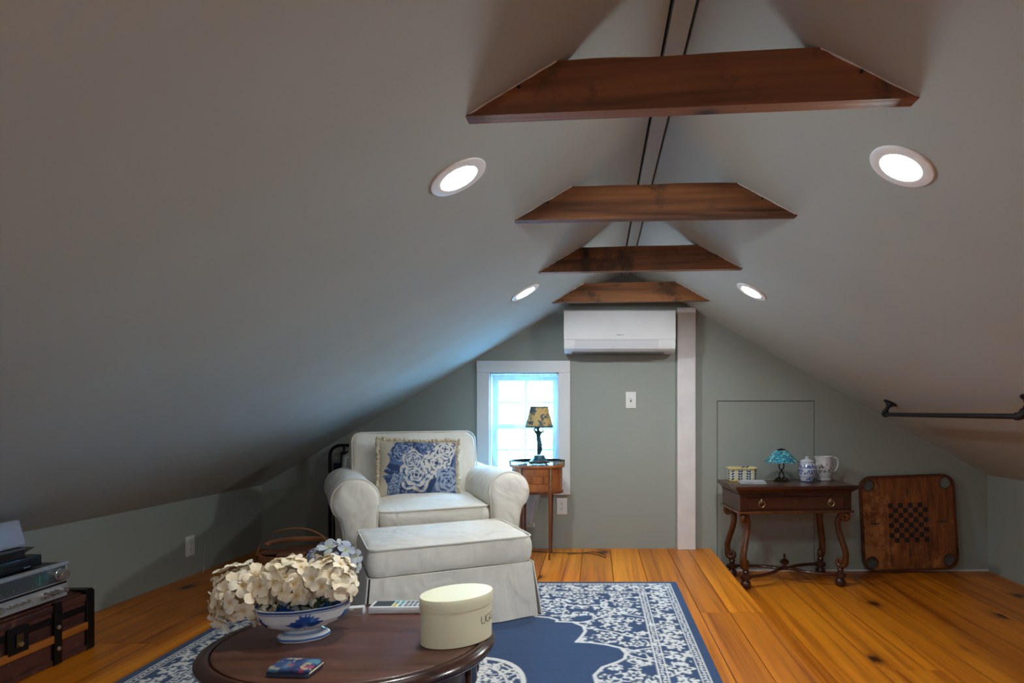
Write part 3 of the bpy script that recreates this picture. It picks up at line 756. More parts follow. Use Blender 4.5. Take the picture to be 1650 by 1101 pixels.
# pillow
def make_pillow():
    t = thing('throw_pillow', 'blue and cream rose pattern pillow with tasselled edge on the armchair', 'pillow')
    t.matrix_world = T(CHX, CHY, 0) @ Rz(CHR) @ T(-.015, .43, .612) @ Rz(radians(-3)) @ Rx(radians(-20)) @ Ry(radians(2.5))
    W_, H_, TH = .46, .345, .062; nx, ny = 132, 96
    bm = B(); grid = {}
    def pos(u, v, side):
        x = W_/2*u*(1-.05*(1-v*v)); z = H_/2*v*(1-.06*(1-u*u))
        y = side*TH*((1-abs(u)**2.6)*(1-abs(v)**2.6))**.6
        return (x, y+.004*mnoise.noise(Vector((x*14, z*14, side)))*(1-max(abs(u),abs(v))**6), z)
    fr = [[bm.verts.new(pos(-1+2*i/nx, -1+2*j/ny, -1)) for j in range(ny+1)] for i in range(nx+1)]
    for i in range(nx):
        for j in range(ny): bm.faces.new((fr[i][j], fr[i+1][j], fr[i+1][j+1], fr[i][j+1]))
    s = 4; bk = {}
    for i in range(0, nx+1, s):
        for j in range(0, ny+1, s):
            e = i in (0, nx) or j in (0, ny); bk[i,j] = fr[i][j] if e else bm.verts.new(pos(-1+2*i/nx, -1+2*j/ny, 1))
    for i in range(0, nx, s):
        for j in range(0, ny, s):
            ring = [bk[i,j]]+([fr[i][j+k] for k in range(1,s)] if i==0 else [])+[bk[i,j+s]]+([fr[i+k][j+s] for k in range(1,s)] if j+s==ny else [])+[bk[i+s,j+s]]+([fr[i+s][j+s-k] for k in range(1,s)] if i+s==nx else [])+[bk[i+s,j]]+([fr[i+s-k][j] for k in range(1,s)] if j==0 else [])
            bm.faces.new(ring)
    o = obj('cushion', bm, 'painted_cloth', t, 60)
    cream, dk, md, lt, wh = (.54,.46,.35), (.025,.05,.14), (.085,.14,.29), (.30,.36,.47), (.62,.60,.56)
    roses = [(-.08,-.30,.40,0),(.42,.12,.40,1),(.74,-.48,.36,2),(.66,.66,.30,1),(-.44,.56,.27,3),(-.16,.22,.26,0),(-.52,-.42,.16,2),(-.62,-.78,.19,3),(.22,.78,.17,3)]
    tones = ((wh,lt,md),(wh,wh,lt),(lt,lt,md),(lt,md,dk))
    rnd = random.Random(4)
    leaves = [(rnd.uniform(-.75,.95), rnd.uniform(-.9,.85), rnd.uniform(0,3.1), rnd.uniform(.14,.30)) for _ in range(46)]
    leaves += [(-.62,.18,2.5,.42),(-.55,.02,2.8,.40),(.35,-.62,1.2,.40),(.40,.30,1.0,.35),(.85,.25,1.5,.4),(-.15,.05,.4,.3)]
    def fn(co):
        u, v = co.x/(W_/2), co.z/(H_/2); c = cream
        if co.y > .0: return cream
        lo = -.80+.15*mnoise.noise(Vector((v*2,0,0)))
        if u < lo or abs(v) > .93 or u > .95: return cream
        if u < -.25 and v < -.1 and u < -.55+.3*mnoise.noise(Vector((u*3,v*3,0))): pass
        if u > -.3 and mnoise.noise(Vector((u*2.6, v*2.2, 3))) > -.22: c = lt if mnoise.noise(Vector((u*7,v*7,1))) > .15 else (md if mnoise.noise(Vector((u*9,v*9,8))) > -.1 else (dk if mnoise.noise(Vector((u*5,v*5,4))) > -.1 else cream))
        for x, y, a, L in leaves:
            dx, dy = u-x, (v-y)*.74; p, q = dx*cos(a)+dy*sin(a), -dx*sin(a)+dy*cos(a)
            if abs(p) < L and abs(q) < .34*L*(1-(p/L)**2): c = dk if q > -.05*L else (md if abs(q) > .06*L else lt)
        for x, y, r, tn in roses:
            dx, dy = u-x, (v-y)*.74; d = sqrt(dx*dx+dy*dy); th = atan2(dy, dx)
            edge = r*(1+.10*cos(5*th+x*9))
            if d < edge:
                f = d/edge+.05*mnoise.noise(Vector((u*9,v*9,x)))
                g = max(0, f)**.8*4; ring = int(g); fr_ = g-ring; ns = (3,4,5,6,6)[min(ring,4)]
                sct = (th/(2*pi)+ring*.37+x)*ns; sf = sct-math.floor(sct)
                fr_ = fr_+.55*(1-abs(2*sf-1))**2-.15                     # petal rims bulge outward
                fr_ += .30*mnoise.noise(Vector((u*13,v*11,x)))
                c = tones[tn][0] if fr_ > .62 else (tones[tn][1] if fr_ > .30 else tones[tn][2])
                if fr_ < .08 or (sf < .07 and fr_ < .6): c = dk
                if .08 <= fr_ < .2 and mnoise.noise(Vector((u*22,v*22,3))) > 0: c = dk
                if f < .12: c = dk
                if f > .80 and mnoise.noise(Vector((u*10,v*10,7))) > .25: c = dk if tn else cream
        k = 1+.10*mnoise.noise(Vector((co.x*300, 0, co.z*300)))
        return tuple(q*k for q in c)
    colour(o, fn)
    bm = B(); rr = random.Random(2); edge = []
    N = 34
    for k in range(N): edge.append((-1+2*k/N, -1)); edge.append((1-2*k/N, 1))
    for k in range(26): edge.append((1, -1+2*k/26)); edge.append((-1, 1-2*k/26))
    for u, v in edge:
        x, y, z = pos(u, v, 1); ox = (abs(u) == 1)*u; oz = (abs(v) == 1)*v
        c = Vector((x+ox*.010+rr.uniform(-.004,.004), rr.uniform(-.004,.004), z+oz*.010+rr.uniform(-.004,.004)))
        m_ = Matrix.Translation(c) @ Matrix.Rotation(rr.uniform(0,3), 4, 'Y') @ Matrix.Diagonal((rr.uniform(.012,.016), .012, rr.uniform(.008,.011), 1))
        bmesh.ops.create_icosphere(bm, subdivisions=2, radius=1, matrix=m_)
    obj('tassel_fringe', bm, 'fringe', t, 80, kind='stuff')
    pts = [pos(u, v, 1) for u, v in [(-1+k/12, -1) for k in range(24)]+[(1, -1+k/9) for k in range(18)]+[(1-k/12, 1) for k in range(24)]+[(-1, 1-k/9) for k in range(18)]]
    obj('piping', tube(B(), pts, .004, 6, True), 'fringe', t, 60)
make_pillow()

# ottoman
ott = thing('ottoman', 'cream slipcovered ottoman with piped top and long skirt on the blue rug', 'ottoman', (-.728, 2.955, 0), radians(26))
OW, OD = .72, .515
bm = boxb(-OW/2+.02, OW/2-.02, -OD/2+.02, OD/2-.02, RUGZ+.012, .27, .01); obj('base', bm, 'slip', ott, 40)
mt = T(0, 0, .314)
tc = obj('top_cushion', puffy(B(), OW, OD, .118, .028, .045, .022, .007, mt, 5), 'slip', ott, 50)
for zz in (.060, -.060): obj('cushion_piping', tube(B(), outline(OW, OD, .045, zz, .03, mt, 1.0), .0044, 6, True), 'pipe_cloth', tc, 60)
def skirt(p0, p1, nrm, seed):
    n = 46; bm = B(); rings = []
    L = (Vector(p1)-Vector(p0)).length
    for k in range(9):
        z = .256-(.256-RUGZ-.003)*k/8; f = k/8
        front, back = [], []
        for i in range(n+1):
            t = i/n; q = Vector(p0).lerp(Vector(p1), t)
            off = .012+.028*f**1.1+.010*f*mnoise.noise(Vector((t*5+seed, f*1.2, seed)))+.004*f*sin(t*17+seed)
            ex = (t-.5)*2*.020*f
            q = q+Vector(nrm)*off+(Vector(p1)-Vector(p0)).normalized()*ex
            front.append((q.x, q.y, z)); r = q-Vector(nrm)*.006; back.append((r.x, r.y, z))
        rings.append(front+back[::-1])
    obj('skirt_panel', loft(bm, rings), 'slip', ott, 60)
a, d = OW/2-.006, OD/2-.006
skirt((-a,-d,0),(a,-d,0),(0,-1,0),1.0); skirt((a,-d,0),(a,d,0),(1,0,0),2.3); skirt((a,d,0),(-a,d,0),(0,1,0),4.1); skirt((-a,d,0),(-a,-d,0),(-1,0,0),6.7)

# black metal framed case behind the chair
t = thing('black_frame', 'black rounded metal frame standing against the wall behind the armchair', 'frame', (-1.545, 4.235, 0), radians(2))
fr = [(x, 0, z+.366) for x, z in dense(rrect(.53, .71, .07, 5), .08)]
obj('frame_tube', tube(B(), fr, .011, 8, True), 'blackmetal', t, 60)
obj('panel', boxb(-.20, .25, .004, .018, .03, .68, .003), 'brownpanel', t)
obj('inner_bar', tube(B(), [(-.17,0,.02),(-.17,0,.715)], .009, 8), 'blackmetal', t, 60)
obj('panel_strip', boxb(-.245, -.185, .002, .010, .03, .60, .002), 'blackmetal', t)
bm = B(); bmesh.ops.create_icosphere(bm, subdivisions=2, radius=.008, matrix=T(-.222, -.004, .63)); obj('rivet', bm, 'chrome', t, 60)
# ------------------------------------------------------------------ coffee table and what lies on it
TBZ = .380
TBX, TBY, TA, TB_ = -.615, 1.57, .356, .302
ct = thing('coffee_table', 'low oval mahogany coffee table with moulded edge on the rug', 'table', (TBX, TBY, RUGZ))
zt = TBZ-RUGZ
def oval(bm, prof, n=72, a=TA, b_=TB_, f=None):
    rings = []
    for off, z in prof:
        rings.append([((a-off)*cos(2*pi*i/n)*(f(2*pi*i/n) if f else 1), (b_-off)*sin(2*pi*i/n)*(f(2*pi*i/n) if f else 1), z) for i in range(n)])
    return loft(bm, rings)
obj('tabletop', oval(B(), [(.03,zt-.020),(.036,zt-.002),(.040,zt),(.15,zt),(.29,zt)]), 'mahogany', ct, 40)
obj('moulded_edge', oval(B(), [(.045,zt-.032),(.014,zt-.032),(.006,zt-.028),(.001,zt-.021),(.000,zt-.014),(.004,zt-.008),(.010,zt-.0055),(.014,zt-.002),(.020,zt+.001),(.026,zt+.0005),(.031,zt-.0025),(.0315,zt-.012)]), 'mahogany_edge', ct, 40)
obj('apron', oval(B(), [(.05,zt-.115),(.048,zt-.115),(.044,zt-.105),(.046,zt-.06),(.042,zt-.045),(.05,zt-.031)], f=lambda a: 1+.006*cos(a*16)), 'mahogany_edge', ct, 40)
for k in range(16):                       # carved drops round the apron
    a = 2*pi*(k+.5)/16; p = Vector(((TA-.045)*cos(a), (TB_-.045)*sin(a), zt-.078)); nr = Vector((cos(a)/TA, sin(a)/TB_, 0)).normalized()
    bm = B(); lathe(bm, [(0,.026),(.007,.020),(.011,.008),(.008,-.006),(.011,-.014),(.006,-.026),(0,-.030)], 8, sy=.55)
    bmesh.ops.transform(bm, matrix=T(*p) @ Rz(atan2(nr.y, nr.x)+pi/2), verts=bm.verts); obj('carved_drop', bm, 'mahogany_edge', ct, 50)
for a in (.75, pi-.75, pi+.75, -.75):
    ux, uy = cos(a), sin(a); bx, by = (TA-.075)*ux, (TB_-.075)*uy
    pts = catmull([(bx, by, zt-.09), (bx+.025*ux, by+.025*uy, zt-.15), (bx+.01*ux, by+.01*uy, zt-.24), (bx-.005*ux, by-.005*uy, .06), (bx+.02*ux, by+.02*uy, .012)], 5)
    n = len(pts); obj('leg', tube(B(), pts, [.030-.018*min(1, i/n*1.2)+(.008 if i > n-4 else 0) for i in range(n)], 10), 'mahogany_edge', ct, 60)

# footed bowl
bw = thing('footed_bowl', 'white and blue footed china bowl holding hydrangeas on the coffee table', 'bowl', (-.742, 1.578, TBZ+.0008), radians(22))
def oct_(a, k=8, amt=.035): return 1-amt*(1-abs(cos(a*k/2)))
prof = [(0,.0),(.060,.0),(.063,.003),(.063,.008),(.059,.013),(.048,.019),(.041,.025),(.048,.031),(.074,.036),(.094,.045),(.105,.057),(.109,.070),(.112,.082),(.1155,.088),(.116,.0905),(.113,.0905),(.108,.083),(.102,.066),(.088,.050),(.05,.042),(0,.040)]
pr = []
for (r0,z0),(r1,z1) in zip(prof, prof[1:]):
    k = max(1, int(math.dist((r0,z0),(r1,z1))/.0022))
    pr += [(r0+(r1-r0)*j/k, z0+(z1-z0)*j/k) for j in range(k)]
pr.append(prof[-1])
bo = obj('bowl_body', lathe(B(), pr, 160, sy=.70, f=lambda a: oct_(a+.1)), 'painted_gloss', bw, 50)
def bowlcol(co):
    a = atan2(co.y/.70, co.x); z = co.z; wht = (.66,.69,.73); blue = (.02,.10,.34)
    r = sqrt(co.x**2+(co.y/.7)**2)
    n = mnoise.noise(Vector((co.x*60, co.y*60, z*60)))
    if r > .095 and z > .0835 and z < .0885: return blue
    if r > .095 and .0795 < z < .0808: return (.10,.18,.42)
    if .0045 < z < .0095 and r > .055: return blue
    if z < .038 and .0165 < z < .021: return (.25,.33,.52)
    if .034 < z < .080 and r > .05:
        for a0, s in ((-1.50, 1.0), (-.35, .7), (.8, 1), (2.2, .8), (-2.7, .7)):
            d = (a-a0+pi) % (2*pi)-pi; x = d*.085; y = z-.049
            # open lotus: fan of pointed petals over a stalk
            for pa, L in ((.2,.037),(.6,.031),(1.0,.030),(1.3,.031),(1.57,.030),(1.9,.031),(2.3,.029),(2.7,.032),(3.0,.039)):
                L *= s; p, q = x*cos(pa)+y*sin(pa), -x*sin(pa)+y*cos(pa)
                if 0 < p < L and abs(q) < .0074*s*sin(pi*min(1, p/L)**.8): return (.015,.07,.30) if n > -.2 else (.05,.16,.45)
            if abs(x-.002*sin(y*300)) < .0012 and -.016 < y < .004: return (.05,.08,.12)
            if -.016 < y < -.009 and abs(x) < .026*s and n > .05: return (.06,.12,.28)
    return tuple(c*(1+.03*n) for c in wht)
colour(bo, bowlcol)
# hydrangea heads
def floret_mesh(seed, R=.0285):
    rr = random.Random(seed); bm = B()
    for k in range(4):
        a = k*pi/2+rr.uniform(-.12,.12); tip = rr.uniform(-.010,.012); wd = rr.uniform(.62,.78); L = R*rr.uniform(.9,1.12)
        rows = []
        for t, wf, z in ((.06,.14,0),(.35,.70,.10),(.68,.95,.16),(.92,.62,.12),(1.0,.25,.08)):
            row = []
            for s in (-1,-.5,0,.5,1):
                x = L*t; y = s*wf*wd*L*.72; zz = L*z+tip*t*t+(.14*L*s*s*(1 if k%2 else -.6))*t+rr.uniform(-.0006,.0006)
                row.append(bm.verts.new((x*cos(a)-y*sin(a), x*sin(a)+y*cos(a), zz)))
            rows.append(row)
        for r0, r1 in zip(rows, rows[1:]):
            for i in range(4): bm.faces.new((r0[i], r0[i+1], r1[i+1], r1[i]))
    bmesh.ops.create_icosphere(bm, subdivisions=1, radius=.0022, matrix=T(0,0,.002))
    return bm
fmesh = {}
def hydrangea(name_label, c, rad, n, mat, seed, sq=(1,1,1), base=None, size=1.0, span=1.72):
    t = thing('hydrangea', name_label, 'flower', c, 0, 'hydrangea heads in the china bowl')
    rr = random.Random(seed)
    if mat not in fmesh:
        fmesh[mat] = []
        for k in range(5):
            bm = floret_mesh(seed*7+k); bmesh.ops.recalc_face_normals(bm, faces=bm.faces[:])
            me = bpy.data.meshes.new('floret'); bm.to_mesh(me); bm.free(); me.materials.append(M[mat])
            me.polygons.foreach_set('use_smooth', [True]*len(me.polygons)); fmesh[mat].append(me)
    b = (Vector(base)-Vector(c)) if base else Vector((0,0,-rad*1.4))
    obj('stem', tube(B(), catmull([(0,0,0), b*.5+Vector((0,0,.008)), b], 5), .003, 6), 'leaf', t, 60)
    for k in range(5):                        # dark green leaves low round the stem
        a = 2*pi*k/5+rr.uniform(-.4,.4); bm = B(); L = rr.uniform(.030,.042)
        vs = [bm.verts.new(p) for p in ((0,0,0),(L*.35,L*.26,.004),(L*.7,L*.2,.002),(L,0,-.004),(L*.7,-L*.2,.002),(L*.35,-L*.26,.004),(L*.45,0,.0065))]
        for i, j in ((0,1),(1,2),(2,3),(3,4),(4,5),(5,0)): bm.faces.new((vs[i], vs[j], vs[6]))
        q = b*rr.uniform(.55,.75); obj('leaf', bm, 'leaf', t, 60, loc=(q.x, q.y, q.z), rot=(0, rr.uniform(-.3,.2), a))
    g = pi*(3-sqrt(5))
    for k in range(n):
        y = 1-span*(k+.5)/n; q = sqrt(1-y*y); th = g*k+rr.uniform(-.2,.2)
        d = Vector((q*cos(th)*sq[0], q*sin(th)*sq[1], y*sq[2]))
        o = bpy.data.objects.new('floret', rr.choice(fmesh[mat])); COL.objects.link(o); o.parent = t
        o.location = d*rad*rr.uniform(.82,1.08)
        nd = (d.normalized()+Vector((rr.uniform(-.38,.38), rr.uniform(-.38,.38), rr.uniform(-.2,.38)))).normalized()
        o.rotation_mode = 'QUATERNION'
        o.rotation_quaternion = nd.to_track_quat('Z', 'Y') @ Matrix.Rotation(rr.uniform(0,6.28), 3, 'Z').to_quaternion()
        s = rr.uniform(.82,1.12)*size; o.scale = (s, s, s)
bz = TBZ+.055
hydrangea('cream hydrangea head drooping over the left side of the bowl', (-.892, 1.575, .488), .072, 42, 'petal', 3, (1.05,.9,1), (-.80,1.58,bz+.02))
hydrangea('cream hydrangea head in the middle of the bowl', (-.790, 1.585, .512), .062, 36, 'petal', 5, (1.15,.95,.95), (-.75,1.59,bz), 1.0, 1.45)
hydrangea('cream hydrangea head at the right side of the bowl', (-.692, 1.600, .515), .064, 36, 'petal', 8, (1.05,.95,.95), (-.72,1.60,bz), 1.0, 1.42)
hydrangea('bluish green hydrangea head behind the cream ones', (-.728, 1.715, .536), .060, 34, 'petal_blue', 9, (1.15,.8,.85), (-.70,1.63,bz+.005), .85)

# oval box with lid
BXX, BXY = -.352, 1.572
bx = thing('oval_box', 'cream oval cardboard box with lid on the coffee table', 'box', (BXX, BXY, TBZ+.0012), radians(38))
ba, bb = .092, .069
obj('box_body', oval(B(), [(.0015,.0),(0,.001),(0,.090),(.002,.091)], 64, ba, bb), 'creambox', bx, 40)
obj('lid', oval(B(), [(.001,.086),(-.0022,.086),(-.0024,.087),(-.0024,.1145),(-.0012,.116),(.02,.116),(.06,.116)], 64, ba, bb), 'creambox', bx, 40)
def text_mesh(s, size):
    cu = bpy.data.curves.new('txt', 'FONT'); cu.body = s; cu.size = size; cu.extrude = .0001; cu.offset = -.0006; cu.space_character = .78; cu.resolution_u = 3
    o = bpy.data.objects.new('txt', cu); COL.objects.link(o); dg = bpy.context.evaluated_depsgraph_get()
    me = bpy.data.meshes.new_from_object(o.evaluated_get(dg)); bpy.data.objects.remove(o); return me
me = text_mesh('UGG', .030); bm = B(); bm.from_mesh(me)
bmesh.ops.subdivide_edges(bm, edges=[e for e in bm.edges if e.calc_length() > .004], cuts=2)
# wrap onto the oval wall, reading left to right from outside
a0 = radians(-58)-radians(38)+radians(27)
tab = [a0]; arc = [0]
while arc[-1] < .09:
    a = tab[-1]; da = .01; arc.append(arc[-1]+da*sqrt((ba*sin(a))**2+(bb*cos(a))**2)); tab.append(a+da)
for v in bm.verts:
    a = float(np.interp(v.co.x, arc, tab)); nr = Vector((cos(a)/ba, sin(a)/bb, 0)).normalized()
    p = Vector((ba*cos(a), bb*sin(a), 0))+nr*(.0004+v.co.z); v.co = Vector((p.x, p.y, .043+v.co.y))
obj('lettering', bm, 'ink', bx)

# remote control and its white holder
rc = thing('remote_control', 'white remote control with grey and teal buttons behind the oval box', 'remote', (-.548, 1.790, TBZ+.001), radians(2))
obj('case', boxb(-.098, .098, -.030, .034, 0, .019, .004, 2), 'whiteplastic', rc, 40)
obj('display', boxb(-.088, -.036, -.021, .026, .018, .0197), 'lcd', rc)
for k, (x, m_) in enumerate(((-.027,'teal'),(-.011,'teal'),(.004,'grey'),(.017,'grey'),(.030,'grey'),(.044,'grey'),(.057,'grey'))):
    for y in (-.015, .012):
        obj('button', boxb(x-.0052, x+.0052, y-.009, y+.012, .018, .0203, .001), 'yellow' if (k == 0 and y < 0) else m_, rc)
hd = thing('remote_holder', 'small white plastic bracket left of the remote control', 'holder', (-.690, 1.765, TBZ+.001), radians(4))
bm = B(); pl = [(-.033,0),(-.031,0),(-.024,.013),(.027,.016),(.029,0),(.032,0),(.030,.019),(-.026,.016)]
prism(bm, pl, -.010, .012, 'xz'); obj('bracket', bm, 'whiteplastic', hd)
obj('clip', boxb(-.006, .004, -.011, -.008, .011, .0150), 'whiteplastic', hd)

# patterned wallet
wl = thing('wallet', 'small blue patterned fabric wallet at the front of the coffee table', 'wallet', (-.665, 1.372, TBZ+.001), radians(-4))
def wallet_part(nm, z0, z1, grow):
    bm = B(); n = 26; top = []; 
    rings = []
    out = dense(rrect(.094+grow, .066+grow, .008, 4), .0035)
    for s, z in ((.98,z0),(1,z0+.001),(1,z1-.002),(.97,z1),(.85,z1+.001),(.7,z1+.0015),(.55,z1+.002),(.4,z1+.002),(.25,z1+.002),(.05,z1+.002)):
        rings.append([(x*s, y*s, z+.002*mnoise.noise(Vector((x*30,y*30,1)))) for x, y in out])
    return obj(nm, loft(bm, rings), 'painted_cloth', wl, 50)
def wcol(co):
    n1 = mnoise.noise(Vector((co.x*38, co.y*38, 2))); n2 = mnoise.noise(Vector((co.x*55, co.y*55, 9))); n3 = mnoise.noise(Vector((co.x*45+7, co.y*45, 4)))
    if n3 > .36 and co.x > -.01: return (.38,.05,.10)
    if n1 > .22: return (.07,.20,.27)
    if n2 > .22: return (.40,.32,.20)
    if n1 < -.25: return (.02,.03,.10)
    return (.025,.055,.16)
colour(wallet_part('lower_flap', 0, .007, .004), lambda co: (.03,.035,.07)); colour(wallet_part('upper_flap', .0095, .016, 0), wcol)
obj('edge_trim', tube(B(), [(.049,-.030,.008),(.050,.0,.0085),(.049,.030,.008)], .0016, 6), 'fringe', wl, 60)

# ------------------------------------------------------------------ basket behind the flowers
bk = thing('wooden_basket', 'round handled wooden basket on the floor left of the armchair', 'basket', (-1.475, 3.05, RUGZ+.001), radians(12))
lathe_prof = [(0,.004),(.125,.004),(.135,.01),(.15,.14),(.16,.245),(.16,.25),(.152,.25),(.142,.14),(.128,.02),(0,.016)]
obj('basket_body', lathe(B(), lathe_prof, 40, sy=.72), 'basket_dark', bk, 40)
for k in range(26):
    a = 2*pi*k/26; bm = B()
    rings = [[(r*cos(a+da)*1.0, r*.72*sin(a+da), z) for r, da in ((q+.001,-.075),(q+.004,-.075),(q+.004,.075),(q+.001,.075))] for q, z in ((.135,.012),(.15,.14),(.159,.235))]
    loft(bm, rings); obj('splint', bm, 'basket', bk)
obj('rim_hoop', lathe(B(), [(.158,.222),(.168,.222),(.168,.252),(.158,.252),(.158,.222)], 40, sy=.72), 'basket', bk, 40)
for s in (0, 1, 2, 3):
    y0 = -.104+.052*s; h = sqrt(max(.0, 1-(max(abs(y0),abs(y0+.052))/.114)**2))*.152
    obj('lid_board', boxb(-h, h, y0+.001, y0+.051, .252, .260, .0015), 'basket_dark', bk)
def hoop(y, zt_, wv): return [(.171*cos(pi-pi*k/24), y, .215+ (zt_-.215)*sin(pi*k/24)**.8) for k in range(25)]
bm = tube(B(), hoop(-.02, .372, 0), .0125, 8, asp=.22, up=(0,0,1)); obj('handle', bm, 'basket', bk, 60)
bm = tube(B(), [(.150*cos(pi-pi*k/24), .07+.03*sin(pi*k/24), .275+.020*sin(pi*k/24)) for k in range(25)], .013, 8, asp=.22, up=(0,1,0)); obj('handle', bm, 'basket', bk, 60)

# ------------------------------------------------------------------ trunk and stereo on the left
TRX = -2.035
tr = thing('steamer_trunk', 'old brown steamer trunk with black bands against the left knee wall', 'trunk', (TRX, 2.05, 0))
L0, L1, DEP = -.62, .455, -.335
obj('trunk_body', boxb(DEP, 0, L0, L1, .004, .168, .004), 'trunk', tr)
bm = prism(B(), [(DEP,.172),(0.002,.172),(.002,.215),(-.015,.232),(-.06,.240),(DEP+.06,.240),(DEP+.015,.232),(DEP,.215)], L0, L1, 'xz'); obj('trunk_lid', bm, 'trunk', tr)
for z0, z1 in ((.160,.184),): obj('edge_band', boxb(DEP-.003, .006, L0-.003, L1+.003, z0, z1, .001), 'blackmetal', tr)
obj('front_slat', boxb(0, .012, L0, L1-.03, .086, .116, .004, 2), 'trunk_slat', tr, 40)
obj('top_slat', boxb(-.02, .0075, L0, L1-.035, .200, .228, .004, 2), 'trunk', tr, 40)
obj('floor_slat', boxb(0, .007, L0, L1-.03, .004, .022, .002), 'trunk', tr)
for y in (.285, -.20):
    s = obj('strap', boxb(0, .0155, y-.016, y+.016, .004, .236, .002), 'blackmetal', tr)
    for z in (.062, .142):
        bm = B(); lathe(bm, [(0,0),(.009,0),(.008,.003),(0,.005)], 12); bmesh.ops.transform(bm, matrix=T(.0155, y, z) @ Ry(pi/2), verts=bm.verts); obj('stud', bm, 'chrome', s, 40)
bm = boxb(-.045, .010, L1-.034, L1+.005, .002, .236, .003); obj('corner_band', bm, 'blackmetal', tr)
obj('top_band', boxb(-.30, .004, L1-.034, L1+.004, .226, .2425, .002), 'blackmetal', tr)
lk = obj('lock_plate', boxb(0, .014, .085, .165, .105, .198, .003), 'blackmetal', tr)
bm = boxb(.014, .020, .112, .138, .128, .175, .002); obj('hasp', bm, 'darkbrass', lk)
bm = B(); lathe(bm, [(0,0),(.010,0),(.008,.006),(0,.008)], 14); bmesh.ops.transform(bm, matrix=T(.0195, .125, .138) @ Ry(pi/2), verts=bm.verts); obj('lock_button', bm, 'brass', lk, 40)

RCX = -2.03; RZ0 = .2445
rv = thing('stereo_receiver', 'silver faced vintage stereo receiver on the steamer trunk', 'receiver', (RCX, 2.15, RZ0))
obj('cabinet', boxb(-.29, -.012, -.235, .228, .006, .132, .003), 'blackplastic', rv)
for x in (-.26, -.04):
    for y in (-.21, .20): obj('foot', lathe(B(), [(0,0),(.012,0),(.012,.006),(0,.006)], 12, (x, y, 0)), 'blackplastic', rv)
obj('faceplate', boxb(-.012, 0, -.24, .235, .004, .136, .002), 'silver', rv)
obj('face_rim', boxb(0, .006, -.24, .235, .124, .136, .002), 'silver', rv)
dg = obj('dial_window', boxb(0, .002, -.225, .222, .066, .121), 'lcd', rv)
for k in range(15): obj('dial_mark', boxb(.002, .0026, -.205+k*.024, -.2025+k*.024, .079, .084 if k % 3 else .089), 'chrome', dg)
obj('dial_needle', boxb(.002, .0028, .112, .114, .076, .112), 'teal', dg)
obj('dial_scale', boxb(.002, .0024, .095, .150, .074, .108), 'dialglass', dg)
obj('dial_line', boxb(.002, .0025, -.215, .15, .0725, .0735), 'chrome', dg)
obj('strip', boxb(0, .0012, -.235, .230, .054, .062), 'blackplastic', rv)
def knob(nm, y, z, r, l, m_='chrome'):
    bm = B(); lathe(bm, [(0,0),(r*1.1,0),(r*1.1,l*.25),(r,l*.3),(r,l*.9),(r*.9,l),(0,l)], 20); bmesh.ops.transform(bm, matrix=T(0, y, z) @ Ry(pi/2), verts=bm.verts)
    obj(nm, bm, m_, rv, 40)
knob('tuning_knob', .195, .094, .020, .030)
for y, r in ((.213,.0085),(.178,.008),(.161,.008),(.130,.0115),(.064,.006),(.040,.006),(.018,.006),(-.006,.006),(-.048,.0115),(-.098,.0115),(-.150,.0085),(-.19,.0085)):
    knob('control_knob', y, .032, r, .020 if r > .007 else .012)
rp = thing('record_player', 'black record player with closed lid on top of the receiver', 'record player', (RCX, 2.09, RZ0+.1325))
obj('plinth', boxb(-.30, -.035, -.24, .225, .004, .046, .006, 2), 'blackplastic', rp, 40)
bm = prism(B(), [(-.29,.002),(-.045,.002),(-.045,.022),(-.052,.028),(-.28,.028),(-.29,.022)], -.235, .215, 'xz')
bmesh.ops.bevel(bm, geom=[e for e in bm.edges if abs(e.verts[0].co.y-e.verts[1].co.y) < 1e-5 and e.verts[0].co.y > .2 and e.verts[0].co.z < .03 and abs(e.verts[0].co.x-e.verts[1].co.x) < 1e-5], offset=.05, segments=5, affect='EDGES')
bmesh.ops.translate(bm, vec=(0,0,.046), verts=bm.verts); obj('dust_cover', bm, 'blackplastic', rp, 40)
for y in (-.2, .19): obj('foot', lathe(B(), [(0,0),(.014,0),(.014,.005),(0,.005)], 12, (-.07, y, 0)), 'blackplastic', rp)
obj('front_label', boxb(-.0352, -.0340, .150, .176, .010, .013), 'chrome', rp)
sp = thing('tabletop_speaker', 'small pale grey speaker standing on the record player', 'speaker', (-2.135, 2.16, RZ0+.1325+.0752))
bm = prism(B(), [(-.06,0),(0,0),(.002,.004),(-.022,.092),(-.026,.096),(-.06,.096)], -.16, .165, 'xz'); bmesh.ops.bevel(bm, geom=bm.edges[:], offset=.003, segments=2, affect='EDGES')
obj('speaker_case', bm, 'greyplastic', sp, 40)
bm = boxb(-.0005, .0012, -.052, -.046, 0, .020); box(bm, -.0005, .0012, -.046, -.036, .016, .020); box(bm, -.0005, .0012, -.040, -.036, .004, .020)
bmesh.ops.transform(bm, matrix=T(-.008, .055, .036) @ Ry(-.26), verts=bm.verts); obj('badge', bm, 'ink', sp)

